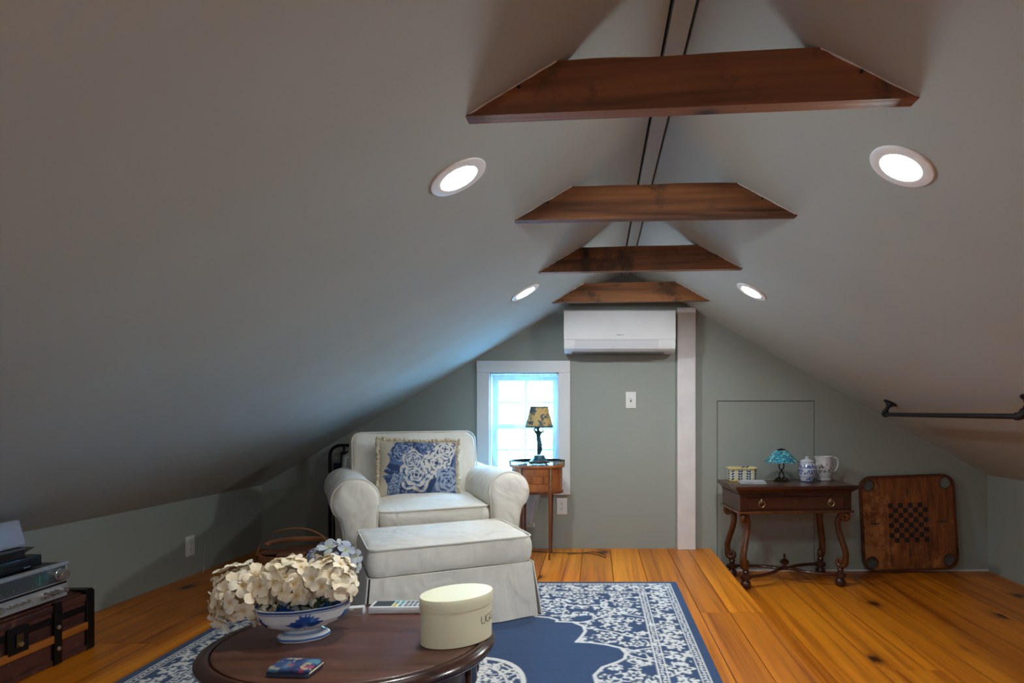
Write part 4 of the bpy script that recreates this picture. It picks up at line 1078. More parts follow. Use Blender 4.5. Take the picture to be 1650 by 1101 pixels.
# ------------------------------------------------------------------ side table, lamp, curtain
ST = (-.385, 4.075); STZ = .612
st = thing('side_table', 'small oval satinwood side table with brass gallery below the window', 'table', (*ST, 0))
sx, sy = .168, .118
def ell(bm, prof, n=48, f=None): return lathe(bm, prof, n, sx=sx, sy=sy, f=f)
obj('drum', ell(B(), [(0,.425),(.98,.425),(.99,.428),(.985,.435),(.985,.585),(.99,.590),(0,.590)]), 'satinwood', st, 40)
obj('lower_moulding', ell(B(), [(.95,.420),(1.02,.420),(1.035,.427),(1.02,.436),(.95,.436),(.95,.420)]), 'satin_leg', st, 40)
obj('tabletop', ell(B(), [(0,.588),(1.07,.588),(1.085,.594),(1.085,.602),(1.07,.606),(0,.606)]), 'satinwood', st, 40)
gl = obj('gallery_rail', ell(B(), [(1.06,.627),(1.085,.627),(1.09,.630),(1.085,.633),(1.06,.633),(1.06,.627)]), 'darkbrass', st, 40)
bm = B()
for k in range(56):
    a = 2*pi*k/56; x, y = sx*1.073*cos(a), sy*1.073*sin(a); b2 = a+pi/56*1.0
    tube(bm, [(x, y, .605), (sx*1.073*cos(b2), sy*1.073*sin(b2), .616), (x, y, .628)], .0016, 4)
    tube(bm, [(sx*1.073*cos(b2), sy*1.073*sin(b2), .605), (x, y, .616), (sx*1.073*cos(b2), sy*1.073*sin(b2), .628)], .0016, 4)
obj('gallery_fretwork', bm, 'darkbrass', st)
def arcp(a0, a1, z0, z1, o_=.004):
    n = 12; rings = []
    for i in range(n+1):
        a = a0+(a1-a0)*i/n
        rings.append([((sx*.985+q)*cos(a), (sy*.985+q)*sin(a), z) for q, z in ((-.002,z0),(o_,z0),(o_,z1),(-.002,z1))])
    return loft(B(), rings)
LA = [radians(q) for q in (-56, -124, 56, 124)]
for z0, z1 in ((.439,.486),(.490,.535),(.539,.583)):
    d = obj('drawer', arcp(LA[1]+.10, LA[0]-.10, z0, z1), 'satinwood', st, 30)
for a in LA:
    x, y = sx*.97*cos(a), sy*.97*sin(a)
    g = obj('leg', tube(B(), [(x, y, .60), (x, y, .425), (x*.985, y*.985, .2), (x*.96, y*.96, .012), (x*.95, y*.95, .0)], [.0145,.0145,.010,.0065,.0075], 4), 'satin_leg', st, 30)
    bm = B(); tube(bm, [(x*1.07, y*1.09, .585-.016*k) for k in range(10)], [.006,.004,.007,.0045,.006,.004,.007,.004,.005,.003], 6); obj('brass_mount', bm, 'brass', g, 60)
    bm = B(); tube(bm, [(x*.962, y*.962, .03), (x*.95, y*.95, .0)], [.0085,.009], 4); obj('brass_cap', bm, 'darkbrass', g, 30)

lp = thing('figurine_lamp', 'bronze figurine lamp with floral shade on the small side table', 'lamp', (-.372, 4.072, .607))
bm = B(); lathe(bm, [(0,.006),(.066,.006),(.068,.014),(.050,.030),(.038,.040),(.034,.052),(.030,.058),(0,.058)], 40, f=lambda a: 1+.05*cos(8*a)); obj('base', bm, 'bronze', lp, 50)
for k in range(4):
    a = pi/4+k*pi/2; bm = B(); tube(bm, [(.055*cos(a), .055*sin(a), .018), (.066*cos(a), .066*sin(a), .010), (.072*cos(a), .072*sin(a), .0035)], [.008,.009,.004], 8); obj('foot', bm, 'darkbrass', lp, 60)
# standing figurine, one continuous skin: arms raised behind the head
sk = [((-.006,0,.058),.011),((-.004,.0,.085),.0105),((.000,-.004,.110),.0155),((.004,0,.140),.018),((.003,0,.152),.019),((-.003,0,.170),.0155),((-.002,0,.185),.0145),((-.004,0,.202),.017),((-.004,0,.214),.013),((-.006,0,.224),.0075),((-.008,0,.236),.012),((-.008,0,.245),.009),
      ((.014,0,.208),.008),((.032,.004,.212),.0065),((.018,.008,.228),.006),((-.022,0,.210),.008),((-.034,-.004,.226),.0075),((-.018,.002,.238),.007),
      ((.010,.004,.110),.0125),((.010,.008,.085),.010),((.000,.006,.060),.008)]
ed = [(0,1),(1,2),(2,3),(3,4),(4,5),(5,6),(6,7),(7,8),(8,9),(9,10),(10,11),(7,12),(12,13),(13,14),(7,15),(15,16),(16,17),(3,18),(18,19),(19,20)]
me = bpy.data.meshes.new('figure'); me.from_pydata([p for p, r in sk], ed, []); me.materials.append(M['bronze'])
fo = bpy.data.objects.new('figure', me); COL.objects.link(fo); fo.parent = lp
fo.modifiers.new('skin', 'SKIN'); sub = fo.modifiers.new('sub', 'SUBSURF'); sub.levels = 2; sub.render_levels = 2
for i, (p, r) in enumerate(sk): me.skin_vertices[0].data[i].radius = (r, r*.92)
me.skin_vertices[0].data[4].use_root = True
for i in range(len(sk)): 
    if i != 4: me.skin_vertices[0].data[i].use_root = False
obj('lamp_stem', tube(B(), [(-.008,0,.240),(-.004,0,.262),(0,0,.30)], .006, 10), 'bronze', lp, 60)
sh = obj('lamp_shade', loft(B(), [[(r*cos(2*pi*i/40), r*sin(2*pi*i/40), z) for i in range(40)] for r, z in ((.0905,.243),(.058,.375),(.0565,.375),(.089,.243))], closed=True), 'toile', lp, 40)
for r, z in ((.0915,.246),(.0585,.373)): obj('shade_trim', lathe(B(), [(r-.004,z-.004),(r+.0012,z-.004),(r+.0012,z+.004),(r-.004,z+.004),(r-.004,z-.004)], 40), 'bronze', sh, 40)
obj('shade_spider', tube(B(), [(-.0575,0,.368),(.0575,0,.368)], .0018, 6), 'darkbrass', sh)
cd = thing('paper_card', 'small white paper card lying beside the bronze lamp', 'card', (-.478, 4.045, .607), radians(20)); obj('sheet', boxb(-.030, .030, -.022, .022, 0, .002), 'whiteplastic', cd)
pc = thing('lamp_power_cord', 'thin dark cord snaking over the floor below the wall outlet', 'cord', (0, 0, 0))  # power cord of the figurine lamp, built as a separate object
pts = catmull([(-.50,4.24,.003),(-.40,4.20,.003),(-.28,4.17,.003),(-.15,4.165,.003),(-.05,4.15,.003),(.02,4.10,.003),(.06,4.03,.003),(.065,4.08,.003),(.04,4.15,.003),(-.02,4.19,.003),(-.10,4.16,.003),(-.19,4.13,.003)], 6)
obj('cable', tube(B(), pts, .0024, 6), 'cord', pc, 60)

# sheer curtain in the window, gathered low behind the side table
def curtain():
    t = thing('sheer_curtain', 'sheer white curtain hanging inside the small window, gathered at the bottom', 'curtain', ((WX0+WX1)/2, YB-.004, 0))
    W2 = (WX1-WX0)/2-.004
    def sheet(x0f, x1f, nm, sd):
        nx, nz = 120, 60; bm = B(); rows = []
        for j in range(nz+1):
            z = 1.206-j*(1.206-.44)/nz; row = []
            lo = max(0, min(1, (.72-z)/.54)); lo = lo*lo*(3-2*lo)
            gx = -.445+.498; gz = lo
            for i in range(nx+1):
                u = i/nx; x = (x0f(z)+(x1f(z)-x0f(z))*u)
                x = x*(1-lo)+(.035+.045*(u-.5)+.0*sd)*lo
                dens = 1.0
                amp = .007+.006*lo; y = amp*sin(u*2*pi*(9+sd*2)+.6*sin(z*4+sd))+.003*sin(u*41+z*7)
                y -= .030*min(1, max(0, (.50-z)/.08))
                if z > .46: y += .016
                row.append(bm.verts.new((x, y-.012*sd-.008, z)))
            rows.append(row)
        for a, c in zip(rows, rows[1:]):
            for i in range(nx): bm.faces.new((a[i], a[i+1], c[i+1], c[i]))
        obj(nm, bm, 'voile', t, 80)
    sheet(lambda z: -W2, lambda z: -W2+.30+.06*max(0,min(1,(1.2-z)/.5)), 'left_panel', 0)
    sheet(lambda z: W2-.26-.06*max(0,min(1,(1.2-z)/.5)), lambda z: W2-.02*max(0,min(1,(1.2-z)/.5)), 'right_panel', 1)
    obj('header', boxb(-W2, W2, .001, .004, 1.196, 1.218), 'voile', t)
    rings = []                              # the tail, drawn together into a bunch below the sill
    for k in range(15):
        f = k/14; z = .47-.31*f; w_ = .115*(1-f)**1.1+.024; cxx = -.005+.050*f; d_ = .016+.010*f
        if f > .86: w_ += .05*(f-.86)
        rings.append([(cxx+(w_+.006*cos(9*a))*cos(a), -.050+(d_*(1+.35*cos(11*a+f*2)))*sin(a), z) for a in [2*pi*i/72 for i in range(72)]])
    obj('gathered_tail', loft(B(), rings, False, False), 'voile_dense', t, 80)
    bm = tube(B(), [(.042+.034*cos(q), -.050+.030*sin(q), .195+.006*sin(2*q)) for q in [2*pi*k/16 for k in range(16)]], .004, 6, True); obj('tie_cord', bm, 'whitecord', t, 60)
curtain()
rd = thing('curtain_rod', 'thin white curtain rod across the top of the window', 'rod', ((WX0+WX1)/2, YB+.012, 1.196))
obj('bar', tube(B(), [(-(WX1-WX0)/2+.001,0,0),((WX1-WX0)/2-.001,0,0)], .004, 8), 'whiteplastic', rd, 60)

# ------------------------------------------------------------------ air conditioner, plates
ac = thing('air_conditioner', 'white wall mounted split air conditioner below the last beam', 'air conditioner', (.1585, YB, 1.344))
HW = .3685
pf = [(0,.28),(-.175,.28),(-.188,.274),(-.196,.262),(-.200,.10),(-.198,.045),(-.188,.020),(-.165,.006),(-.06,0),(0,.012)]
bm = prism(B(), [(y, z) for y, z in pf], -HW, HW, 'yz'); obj('body', bm, 'louvre', ac, 30)
pp = [(-.19,.2815),(-.202,.272),(-.2055,.12),(-.2045,.086),(-.199,.086),(-.199,.26),(-.186,.276)]
bm = prism(B(), pp, -HW-.001, HW+.001, 'yz'); fp = obj('front_panel', bm, 'whiteplastic', ac, 30)
pl = [(-.1995,.082),(-.204,.080),(-.2035,.046),(-.198,.024),(-.170,.008),(-.168,.012),(-.190,.028)]
bm = prism(B(), pl, -HW+.076, HW-.118, 'yz'); obj('louvre', bm, 'louvre', ac, 30)
for x0, x1 in ((-HW, -HW+.074), (HW-.116, HW)): obj('side_cover', prism(B(), [(-.1985,.083),(-.2035,.082),(-.203,.044),(-.197,.024),(-.192,.028)], x0, x1, 'yz'), 'whiteplastic', ac, 30)
obj('underside_shade', boxb(-HW+.05, HW-.07, -.165, -.05, -.004, .006), 'slot', ac)  # dark slab standing in for the shadow under the unit
cur = catmull([(-.030,0,.001),(-.026,0,.006),(-.022,0,.0115),(-.020,0,.006),(-.014,0,.004),(-.012,0,.009),(-.016,0,.010),(-.012,0,.004),(-.014,0,-.002),(-.008,0,.006),(-.004,0,.009),(-.006,0,.004),(0,0,.006),(.004,0,.009),(.003,0,.004),(.010,0,.009),(.011,0,.005),(.017,0,.009),(.018,0,.005),(.024,0,.006)], 4)
bm = tube(B(), cur, .0008, 5); bmesh.ops.transform(bm, matrix=T(.005, -.2062, .108), verts=bm.verts); obj('logo', bm, 'grey', fp)

def plate(nm, cat, lab, c, rz, kind):
    t = thing(nm, lab, cat, c, rz)
    obj('plate', boxb(-.0355, .0355, -.006, 0, -.057, .057, .002, 2), 'plate', t, 40)
    if kind == 'switch':
        obj('toggle_slot', boxb(-.005, .005, -.0068, -.0055, -.012, .012), 'slot', t)
        obj('toggle', boxb(-.004, .004, -.016, -.006, -.002, .009, .001), 'plate', t)
    else:
        for z in (-.0195, .0195):
            s = obj('socket', lathe(B(), [(0,0),(.016,0),(.0155,.0015),(0,.0018)], 20), 'plate', t, 40); s.rotation_euler = (pi/2,0,0); s.location = (0,-.006,z)
            bm = boxb(-.0078, -.0052, .0, .0082, .0012, .0022); box(bm, .0052, .0078, .0, .0075, .0012, .0022); lathe(bm, [(0,.0012),(.0028,.0012),(.0028,.0022),(0,.0022)], 10, (0,-.007,0)); obj('slots', bm, 'slot', s)
    for z in ((-.042,.042) if kind == 'switch' else (0,)):
        bm = B(); lathe(bm, [(0,0),(.003,0),(.0025,.0012),(0,.0014)], 10); bmesh.ops.transform(bm, matrix=T(0,-.006,z) @ Rx(pi/2), verts=bm.verts); obj('screw', bm, 'louvre', t, 40)
p = P(1016.5, 645, YB); plate('light_switch', 'switch', 'white light switch plate on the sage wall below the air conditioner', (p.x, YB, p.z), 0, 'switch')
p = P(905.5, 816, YB); plate('power_outlet', 'outlet', 'white wall outlet beside the side table leg', (p.x, YB, p.z), 0, 'outlet')
# on the knee wall, which runs slightly out of square
Yo = 1
for Yo in [3.0+.01*k for k in range(120)]:
    if (308-VPX)*Yo/FPX > kneeL(Yo)[0]-.0 : pass
    if abs((308-VPX)*Yo/FPX-kneeL(Yo)[0]) < .012: break
p = P(308, 880, Yo); plate('power_outlet', 'outlet', 'white wall outlet low on the left knee wall', (kneeL(Yo)[0], Yo, p.z), radians(90)-.0417, 'outlet')
th = thing('white_thread', 'thin white thread hanging down the left knee wall', 'thread', (0,0,0))
Yt = 3.72; q = kneeL(Yt)[0]
obj('strand', tube(B(), catmull([(q+.004,Yt,.16),(q+.010,Yt-.02,.08),(q+.02,Yt-.04,.03),(q+.04,Yt-.08,.0035)], 5), [.0008]*8+[.0016]*8, 5), 'whitecord', th, 60)
# ------------------------------------------------------------------ console table on the lower floor
CT = thing('console_table', 'dark carved console table with scroll legs against the back wall', 'table', (.86, 3.80, ZLOW), radians(5))
CW, CD, CH = .785, .415, .645                 # origin at the front left corner of the top
obj('tabletop', boxb(0, CW, 0, CD, CH-.020, CH, .004, 2), 'walnut', CT, 40)
bm = B(); pf = [(.004,CH-.020),(.010,CH-.026),(.018,CH-.034),(.026,CH-.040),(.026,CH-.020)]
rings = []
for off, z in ((.004,CH-.0205),(.009,CH-.027),(.020,CH-.034),(.024,CH-.042),(.05,CH-.042),(.05,CH-.0205)):
    rings.append([(off, off, z), (CW-off, off, z), (CW-off, CD-off*.3, z), (off, CD-off*.3, z)])
obj('cornice_moulding', loft(B(), rings), 'walnut', CT)
X0, X1, Y0, Y1 = .035, CW-.035, .030, CD-.008
ap = boxb(X0, X0+.018, Y0, Y1, CH-.160, CH-.042, .001); box(ap, X1-.018, X1, Y0, Y1, CH-.160, CH-.042, .001); box(ap, X0, X1, Y1-.018, Y1, CH-.160, CH-.042)
box(ap, X0, X1, Y0, Y0+.012, CH-.068, CH-.042); box(ap, X0+.018, X0+.045, Y0, Y0+.014, CH-.160, CH-.068); box(ap, X1-.045, X1-.018, Y0, Y0+.014, CH-.160, CH-.068); box(ap, X0, X1, Y0, Y0+.014, CH-.160, CH-.150)
obj('apron', ap, 'walnut', CT)
bm = B(); n = 38
for k in range(n):
    x = X0+.004+(X1-X0-.008)*(k+.2)/n; box(bm, x, x+.010, Y0-.005, Y0, CH-.058, CH-.045, .001)
for k in range(18):
    y = Y0+(Y1-Y0)*(k+.2)/18; box(bm, X0-.005, X0, y, y+.010, CH-.058, CH-.045)
obj('dentil_row', bm, 'walnut', CT, kind='stuff')
obj('base_moulding', boxb(X0-.014, X1+.014, Y0-.014, Y1, CH-.172, CH-.158, .005, 2), 'walnut_leg', CT, 40)
dr = obj('drawer', boxb(X0+.046, X1-.046, Y0+.002, Y0+.30, CH-.149, CH-.069, .002), 'walnut', CT)
def pull(x):
    z = CH-.098; bm = B(); lathe(bm, [(0,0),(.012,0),(.010,.003),(.005,.006),(0,.008)], 14); bmesh.ops.transform(bm, matrix=T(x, Y0+.002, z) @ Rx(pi/2), verts=bm.verts)
    tube(bm, [(x+.0195*sin(2*pi*k/24), Y0-.008, z-.014-.0195*cos(2*pi*k/24)) for k in range(24)], .0027, 6, True)
    tube(bm, [(x, Y0, z+.006), (x-.003, Y0-.006, z+.012), (x, Y0-.003, z+.018)], [.006,.005,.002], 6)
    obj('ring_pull', bm, 'brass', dr, 50)
pull(X0+.135); pull(X1-.135)
bm = B(); lathe(bm, [(0,0),(.011,0),(.010,.002),(.004,.003),(0,.003)], 16); bmesh.ops.transform(bm, matrix=T((X0+X1)/2, Y0+.002, CH-.103) @ Rx(pi/2), verts=bm.verts); obj('keyhole_plate', bm, 'darkbrass', dr, 40)
def spiral(c, r0, r1, a0, a1, n=22): return [(c[0]+(r0+(r1-r0)*k/n)*cos(a0+(a1-a0)*k/n), c[1]+(r0+(r1-r0)*k/n)*sin(a0+(a1-a0)*k/n)) for k in range(n+1)]
def leg(x, y, ux, uy):
    zt_ = CH-.172
    up = spiral((.026, zt_-.034), .006, .026, -2.5*pi+pi*.9, pi*.75)            # upper volute curling outward
    mid = [(-.014,zt_-.055),(-.016,zt_-.085),(-.008,zt_-.13),(.008,zt_-.18),(.024,zt_-.225),(.034,zt_-.265),(.032,zt_-.300)]
    lo = spiral((.002, .155), .030, .006, -.35, -.35-2.3*pi)
    u2 = [p for p in up]+mid+lo
    pts = catmull([(x+ux*u, y+uy*u, z) for u, z in u2], 2)
    N = len(pts); rr = []
    for i in range(N):
        f = i/N; rr.append(.0105 if f < .18 else (.0105+.0085*min(1,(f-.18)/.15) if f < .5 else (.019 if f < .62 else max(.0095, .019-.0095*(f-.62)/.15))))
    side = Vector((-uy, ux, 0))
    g = obj('leg', tube(B(), pts, rr, 10, asp=1.25, up=side), 'walnut_leg', CT, 60)
    for c in ((.026, zt_-.034), (.002, .155)):
        bm = B(); bmesh.ops.create_uvsphere(bm, u_segments=12, v_segments=8, radius=.010, matrix=T(x+ux*c[0], y+uy*c[1-1], c[1]) @ Rz(atan2(uy, ux)) @ Matrix.Diagonal((1, 2.0, 1, 1))); obj('volute_eye', bm, 'walnut_leg', g, 60)
    bm = lathe(B(), [(0,zt_-.012),(.022,zt_-.012),(.022,zt_+.001),(0,zt_+.001)], 14, (x, y, 0)); obj('leg_block', bm, 'walnut_leg', g, 40)
    bm = lathe(B(), [(0,0),(.020,0),(.031,.012),(.034,.026),(.029,.042),(.018,.052),(.018,.056),(.034,.060),(.036,.070),(.034,.082),(.018,.086),(.016,.094),(.022,.104),(.016,.116),(.013,.128),(0,.130)], 20, (x, y, 0), f=lambda a: 1+.04*cos(8*a)); obj('bun_foot', bm, 'walnut', g, 50)
s2 = .7071
LG = [(X0+.05, Y0+.045, -s2, -s2), (X1-.05, Y0+.045, s2, -s2), (X0+.05, Y1-.05, -s2, s2), (X1-.05, Y1-.05, s2, s2)]
for a in LG: leg(*a)
cx, cy = (X0+X1)/2, (Y0+Y1)/2
for (x, y, ux, uy) in LG:
    dx, dy = cx-x, cy-y
    pts = catmull([(x, y, .072), (x+dx*.30, y+dy*.10, .073), (x+dx*.62, y+dy*.40, .078), (x+dx*.85, y+dy*.86, .082), (cx, cy, .082)], 6)
    obj('stretcher', tube(B(), pts, .0125, 8, asp=.85, up=(0,0,1)), 'walnut', CT, 50)
obj('finial', lathe(B(), [(0,.082),(.024,.084),(.024,.094),(.010,.098),(.008,.106),(.026,.116),(.030,.126),(.022,.138),(.010,.144),(.006,.150),(.009,.160),(.007,.172),(.0075,.178),(0,.180)], 20, (cx, cy, 0), f=lambda a: 1+.05*cos(8*a)), 'walnut', CT, 50)
TOPZ = ZLOW+CH+.001
def on_top(px, Y): return ((px-VPX)*Y/FPX, Y, TOPZ)

# ceramic planter dish
def ceramic():
    c = on_top(1195, 4.13); t = thing('ceramic_dish', 'yellow rimmed ceramic dish with painted dark leaves on the console table', 'dish', c, radians(4))
    rings = []
    for w_, d_, z in ((.155,.085,0),(.160,.09,.003),(.172,.10,.04),(.186,.112,.078),(.198,.122,.082),(.200,.124,.088),(.196,.120,.091),(.182,.106,.089),(.165,.09,.04),(.15,.08,.008)):
        rings.append([(x, y, z) for x, y in dense(rrect(w_, d_, .035, 5), .0028)][:9999])
    n = min(len(r) for r in rings); N = 150
    rr_ = []
    for w_, d_, z in ((.176,.103,0),(.180,.106,.003),(.1805,.1065,.012),(.181,.107,.022),(.1815,.1075,.032),(.182,.108,.042),(.1825,.1085,.052),(.183,.109,.062),(.186,.112,.077),(.198,.122,.081),(.200,.124,.087),(.196,.120,.090),(.182,.106,.088),(.165,.09,.04),(.15,.08,.008)):
        o_ = rrect(w_, d_, .035, 8); L = [0]
        for i in range(len(o_)): L.append(L[-1]+math.dist(o_[i], o_[(i+1) % len(o_)]))
        ring = []
        for k in range(N):
            s = L[-1]*k/N; i = max(j for j in range(len(o_)) if L[j] <= s); f = (s-L[i])/max(1e-9, L[i+1]-L[i]); a, b_ = o_[i], o_[(i+1) % len(o_)]
            ring.append((a[0]+(b_[0]-a[0])*f, a[1]+(b_[1]-a[1])*f, z))
        rr_.append(ring)
    bm = loft(B(), rr_)
    bmesh.ops.subdivide_edges(bm, edges=[e for e in bm.edges if abs(e.verts[0].co.z-e.verts[1].co.z) > .006 and e.verts[0].co.z < .07 and e.verts[1].co.z < .08], cuts=2)
    o = obj('dish_body', bm, 'painted_gloss', t, 40)
    def fn(co):
        if co.z > .0785: return (.62,.47,.14) if co.z < .0885 else (.66,.68,.66)
        if co.z < .012: return (.60,.46,.13)
        per = co.x if abs(co.y) > .04 else co.y+.1
        k = (per*1.0/.056) % 1; 
        if k < .10: return (.66,.50,.13)
        x = (k-.55)*.056; y = co.z-.045
        for j in range(-2, 3):
            for sg in (-1, 1):
                yy = y-j*.0165; a = .6; xx = x*sg; p, q = xx*cos(a)+yy*sin(a), -xx*sin(a)+yy*cos(a)
                if 0 < p < .021 and abs(q) < .0062*sin(pi*p/.021): return (.02,.035,.06) if (j+sg) % 2 else (.05,.09,.14)
        return (.62,.64,.58)
    colour(o, fn)
    bm = B()
    for k in range(4): bmesh.ops.create_icosphere(bm, subdivisions=1, radius=.006, matrix=T(.025+.014*k-.02, .01*(k % 2), .088+.003*(k % 2)))
    lid = obj('dark_beads', bm, 'blackplastic', t, 60)
    obj('dish_filling', boxb(-.07, .07, -.035, .035, .060, .083, .008), 'porcelain', t, 40)
ceramic()
c = on_top(1212, 3.98); pb = thing('paper_stack', 'flat stack of grey papers lying in front of the ceramic dish', 'papers', c, radians(-4))
for k, (w_, d_) in enumerate(((.165,.10),(.158,.096),(.150,.09))): obj('sheet', boxb(-w_/2+.004*k, w_/2, -d_/2, d_/2+.003*k, .0065*k, .0065*k+.006, .001), 'paper', pb)

c = on_top(1259, 4.12); tl = thing('stained_glass_lamp', 'small lamp with turquoise leaded glass shade on the console table', 'lamp', c)
obj('lamp_foot', lathe(B(), [(0,0),(.046,0),(.048,.004),(.040,.008),(.012,.012),(0,.012)], 24, f=lambda a: 1+.14*cos(4*a)), 'darkbrass', tl, 40)
for ph in (0, pi): obj('twisted_stem', tube(B(), [(.016*sin(k/20*2*pi*.95+.15)*cos(ph), .005*cos(ph+k), .010+.118*k/20) for k in range(21)] if ph == 0 else [(-.016*sin(k/20*2*pi*.95+.15), -.005, .010+.118*k/20) for k in range(21)], .0042, 8), 'blackmetal', tl, 60)
for sg in (-1, 1): obj('foot_scroll', tube(B(), catmull([(sg*.010,0,.014),(sg*.022,-.006,.022),(sg*.034,-.01,.016),(sg*.042,-.012,.012)], 5), .0048, 8), 'blackmetal', tl, 60)
sh = obj('glass_shade', loft(B(), [[(r*cos(2*pi*i/48)*(1+ (.025*cos(6*pi*i/6) if z < .13 else 0)), r*sin(2*pi*i/48), z+(.003*cos(2*pi*i/48*8) if z < .13 else 0)) for i in range(48)] for r, z in ((.112,.126),(.095,.142),(.072,.166),(.048,.196),(.030,.204),(.029,.202),(.046,.193),(.070,.163),(.093,.139),(.110,.125))], closed=True), 'tiffany', tl, 50)
obj('shade_cap', lathe(B(), [(0,.199),(.031,.199),(.033,.204),(.026,.210),(.012,.213),(.006,.216),(0,.216)], 20), 'blackmetal', sh, 50)
obj('lamp_socket', lathe(B(), [(0,.124),(.010,.124),(.010,.165),(0,.165)], 12), 'blackmetal', tl, 40)
obj('lamp_cord', tube(B(), catmull([(-.02,.04,.003),(-.06,.045,.003),(-.11,.04,.003)], 5), .0022, 6), 'whitecord', tl, 60, label='pale cord')

def jar():
    c = on_top(1300.5, 4.09); t = thing('ginger_jar', 'blue and white lidded china jar on the console table', 'jar', c)
    pr = [(0,0),(.038,0),(.041,.003),(.048,.025),(.056,.05),(.060,.075),(.058,.098),(.050,.115),(.042,.122),(.041,.128)]
    q = []
    for (r0,z0),(r1,z1) in zip(pr, pr[1:]):
        k = max(1, int(math.dist((r0,z0),(r1,z1))/.0018)); q += [(r0+(r1-r0)*j/k, z0+(z1-z0)*j/k) for j in range(k)]
    q += [pr[-1], (0,.128)]
    o = obj('jar_body', lathe(B(), q, 110), 'painted_gloss', t, 50)
    def fn(co):
        z = co.z; a = atan2(co.y, co.x); wht = (.60,.63,.70); bl = (.04,.085,.30)
        if z < .004 or .006 < z < .008 or .036 < z < .0385 or .087 < z < .0885 or .117 < z < .119: return bl
        n = mnoise.noise(Vector((cos(a)*4.2, sin(a)*4.2, z*75))); n2 = mnoise.noise(Vector((cos(a)*9, sin(a)*9, z*150)))
        band = .010 < z < .033 or .050 < z < .080 or .091 < z < .114
        if band and (n > .10 or n2 > .28): return bl if n2 > -.15 else (.14,.20,.44)
        return wht
    colour(o, fn)
    o = obj('jar_lid', lathe(B(), [(0,.1285),(.044,.1285),(.046,.131),(.042,.137),(.028,.144),(.012,.148),(.009,.152),(.013,.158),(.010,.164),(0,.166)], 60), 'painted_gloss', t, 50)
    colour(o, lambda co: (.05,.09,.28) if .132 < co.z < .1365 or .139 < co.z < .1425 else (.60,.63,.70))
jar()
def pitcher():
    c = on_top(1328, 4.17); t = thing('pitcher', 'white china pitcher with small painted flowers beside the ginger jar', 'pitcher', c)
    pr = [(0,0),(.044,0),(.046,.004),(.045,.02),(.0465,.022),(.052,.045),(.056,.075),(.056,.10),(.053,.125),(.054,.150),(.056,.158),(.0545,.159),(.051,.150),(.050,.12),(.05,.06),(0,.05)]
    q = []
    for (r0,z0),(r1,z1) in zip(pr, pr[1:]):
        k = max(1, int(math.dist((r0,z0),(r1,z1))/.002)); q += [(r0+(r1-r0)*j/k, z0+(z1-z0)*j/k) for j in range(k)]
    q.append(pr[-1]); bm = B()
    rings = [[(max(r,1e-5)*cos(2*pi*i/90)-(.018*max(0,(z-.12)/.04)*max(0,-cos(2*pi*i/90))**4 if r > .04 else 0), max(r,1e-5)*sin(2*pi*i/90), z+(.004*max(0,(z-.14)/.02)*max(0,-cos(2*pi*i/90))**4)) for i in range(90)] for r, z in q]
    o = obj('pitcher_body', loft(bm, rings), 'painted_gloss', t, 50)
    rr = random.Random(6); fl = [(rr.uniform(-2.6,-.5), rr.uniform(.055,.125), rr.uniform(.005,.009), rr.choice(((.22,.06,.06),(.06,.05,.10),(.05,.07,.06),(.35,.18,.16)))) for _ in range(26)]
    def fn(co):
        a = atan2(co.y, co.x)
        if .021 < co.z < .0235: return (.30,.36,.44)
        if sqrt(co.x**2+co.y**2) > .045:
            for fa, fz, r, cl in fl:
                x, y = (a-fa)*.055, co.z-fz; d = sqrt(x*x+y*y); 
                if d < r*(.65+.35*cos(5*atan2(y, x))): return cl
        return (.62,.61,.60)
    colour(o, fn)
    obj('pitcher_handle', tube(B(), catmull([(.053,0,.140),(.070,0,.150),(.088,0,.138),(.092,0,.105),(.080,0,.070),(.054,0,.055)], 6), .0062, 10), 'porcelain', t, 60)
pitcher()

# ------------------------------------------------------------------ carrom board leaning on the back wall
cb = thing('carrom_board', 'worn square wooden game board with checkered centre leaning on the wall', 'game board')
cb.matrix_world = T(2.165, 4.262, ZLOW+.014) @ Rx(radians(-2.6)) @ Ry(radians(-2.0))
S_ = .655; h = S_/2
def circ(cx_, cz_, r, n=24): return [(cx_+r*cos(2*pi*i/n), cz_+r*sin(2*pi*i/n)) for i in range(n)]
PR = .041; PO = h-.062
face = prism(B(), [(x, z+h) for x, z in rrect(S_-.02, S_-.02, .075, 8)], -.006, .004, 'xz', [circ(sx_*PO, h+sz_*PO, PR) for sx_ in (-1,1) for sz_ in (-1,1)])
bmesh.ops.translate(face, vec=(0,0,-.0175), verts=face.verts)
obj('playing_face', face, M['board'], cb, loc=(0,0,.0175))
M['board_rim'] = wood('carrom_rim_wood', (.035,.010,.004), (.13,.04,.012), .4, 0, 60, .1)
outr = [(x, z+h) for x, z in rrect(S_, S_, .085, 8)]; inr = [(x, z+h) for x, z in rrect(S_-.028, S_-.028, .073, 8)]
rings = [[(x, y, z) for x, z in pl_] for pl_, y in ((outr,-.016),(outr,.010),(inr,.010),(inr,-.016))]
bm = loft(B(), rings, closed=True); obj('raised_rim', bm, 'board_rim', cb, 40)
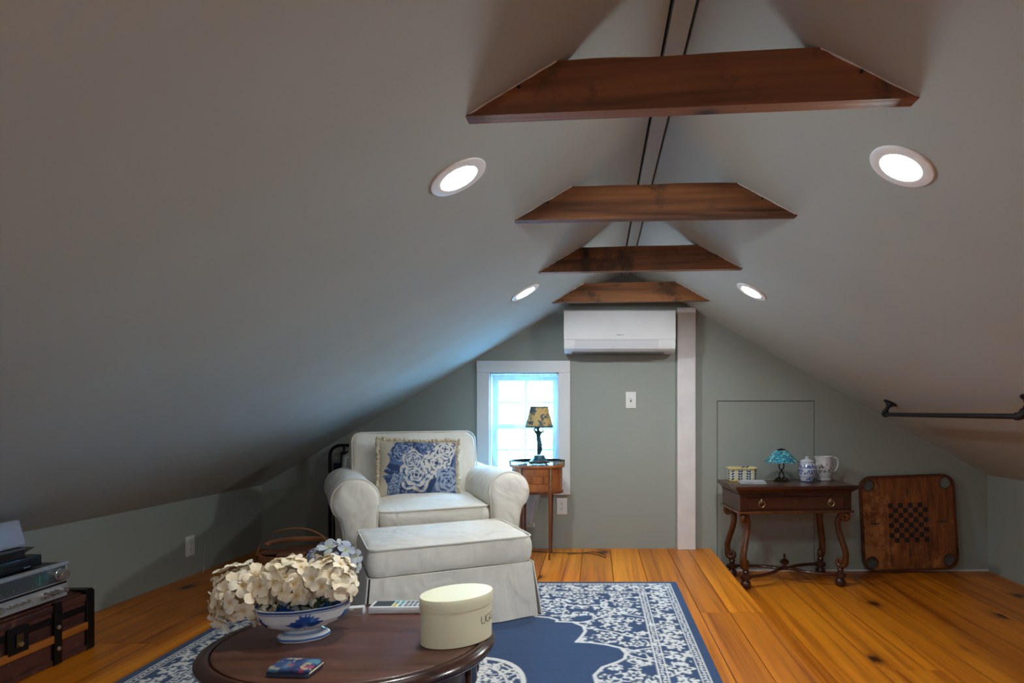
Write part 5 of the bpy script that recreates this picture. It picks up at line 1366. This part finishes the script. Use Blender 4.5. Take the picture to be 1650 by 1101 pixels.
for sx_ in (-1,1):
    for sz_ in (-1,1):
        obj('pocket_ring', tube(B(), [(x, -.007, z) for x, z in circ(sx_*PO, h+sz_*PO, PR+.001)], .0028, 6, True), 'board_rim', cb, 60)
        if not (sx_ == 1 and sz_ == 1):
            bm = B()
            for k in range(-3, 4):
                w_ = sqrt(max(0, PR**2-(k*.0125)**2))
                tube(bm, [(sx_*PO-w_, .006+.004*(k % 2), h+sz_*PO+k*.0125), (sx_*PO+w_, .006, h+sz_*PO+k*.0125)], .0014, 4)
                tube(bm, [(sx_*PO+k*.0125, .008, h+sz_*PO-w_), (sx_*PO+k*.0125, .007, h+sz_*PO+w_)], .0014, 4)
            obj('pocket_net', bm, 'slot', cb)
for k in range(4):
    a = k*pi/2; bm = B(); ar = [(-.006,.150),(.006,.150),(.003,.178),(.012,.180),(.004,.196),(0,.215),(-.004,.196),(-.012,.180),(-.003,.178)] if k % 2 == 0 else [(-.003,.165),(.003,.165),(.004,.19),(.013,.200),(.004,.212),(.010,.222),(0,.238),(-.010,.222),(-.004,.212),(-.013,.200),(-.004,.19)]
    prism(bm, [((x*cos(a)-(y+.03)*sin(a)), h+(x*sin(a)+(y+.03)*cos(a))) for x, y in ar], -.0066, -.0058, 'xz'); obj('printed_arrow', bm, 'ink', cb)
for x, z in ((-.175,.16),(.175,.17),(-.18,-.17),(.18,-.18),(.20,-.01),(-.02,.15)):
    bm = tube(B(), [(x+.014*cos(q), -.0062, h+z+.014*sin(q)) for q in [2*pi*k/18 for k in range(18)]], .0014, 4, True); lathe(bm, [(0,0),(.004,0),(.004,.0006),(0,.0006)], 10); obj('printed_ring', bm, M['trunk'], cb)

# ------------------------------------------------------------------ iron clothes rail under the right slope
cr = thing('clothes_rail', 'black iron pipe clothes rail fixed under the right ceiling slope', 'rail', (0,0,0))
def flange_at(x, Y):
    p = Vector((x, Y, ceilR(x, Y))); n = Vector((-SLR, 0, -1)).normalized(); return p, n
ends = []
for x, Y in ((1.838, 3.87), (1.838, 2.62)):
    p, n = flange_at(x, Y); e = p+n*.085; ends.append(e)
    q = n.to_track_quat('Z', 'Y').to_matrix().to_4x4()
    bm = lathe(B(), [(0,.0),(.042,.0),(.042,.006),(.024,.009),(.021,.022),(0,.022)], 24); bmesh.ops.transform(bm, matrix=Matrix.Translation(p) @ q, verts=bm.verts); fl = obj('flange', bm, 'pipe', cr, 40)
    for k in range(4):
        a = pi/4+k*pi/2; bm = lathe(B(), [(0,.006),(.005,.006),(.004,.009),(0,.010)], 8, (.032*cos(a), .032*sin(a), 0)); bmesh.ops.transform(bm, matrix=Matrix.Translation(p) @ q, verts=bm.verts); obj('screw', bm, 'blackmetal', fl, 40)
    obj('stub_pipe', tube(B(), [p+n*.015, p+n*.075], .0125, 12), 'pipe', cr, 60)
    d = Vector((0, -1 if Y > 3 else 1, 0))
    bm = tube(B(), [e-n*.030, e-n*.012, e-n*.003+d*.003, e+d*.012, e+d*.030], .0175, 12); obj('elbow', bm, 'pipe', cr, 60)
obj('rail', tube(B(), [ends[0]+Vector((0,-.02,0)), ends[1]+Vector((0,.02,0))], .0125, 14), 'pipe', cr, 60)
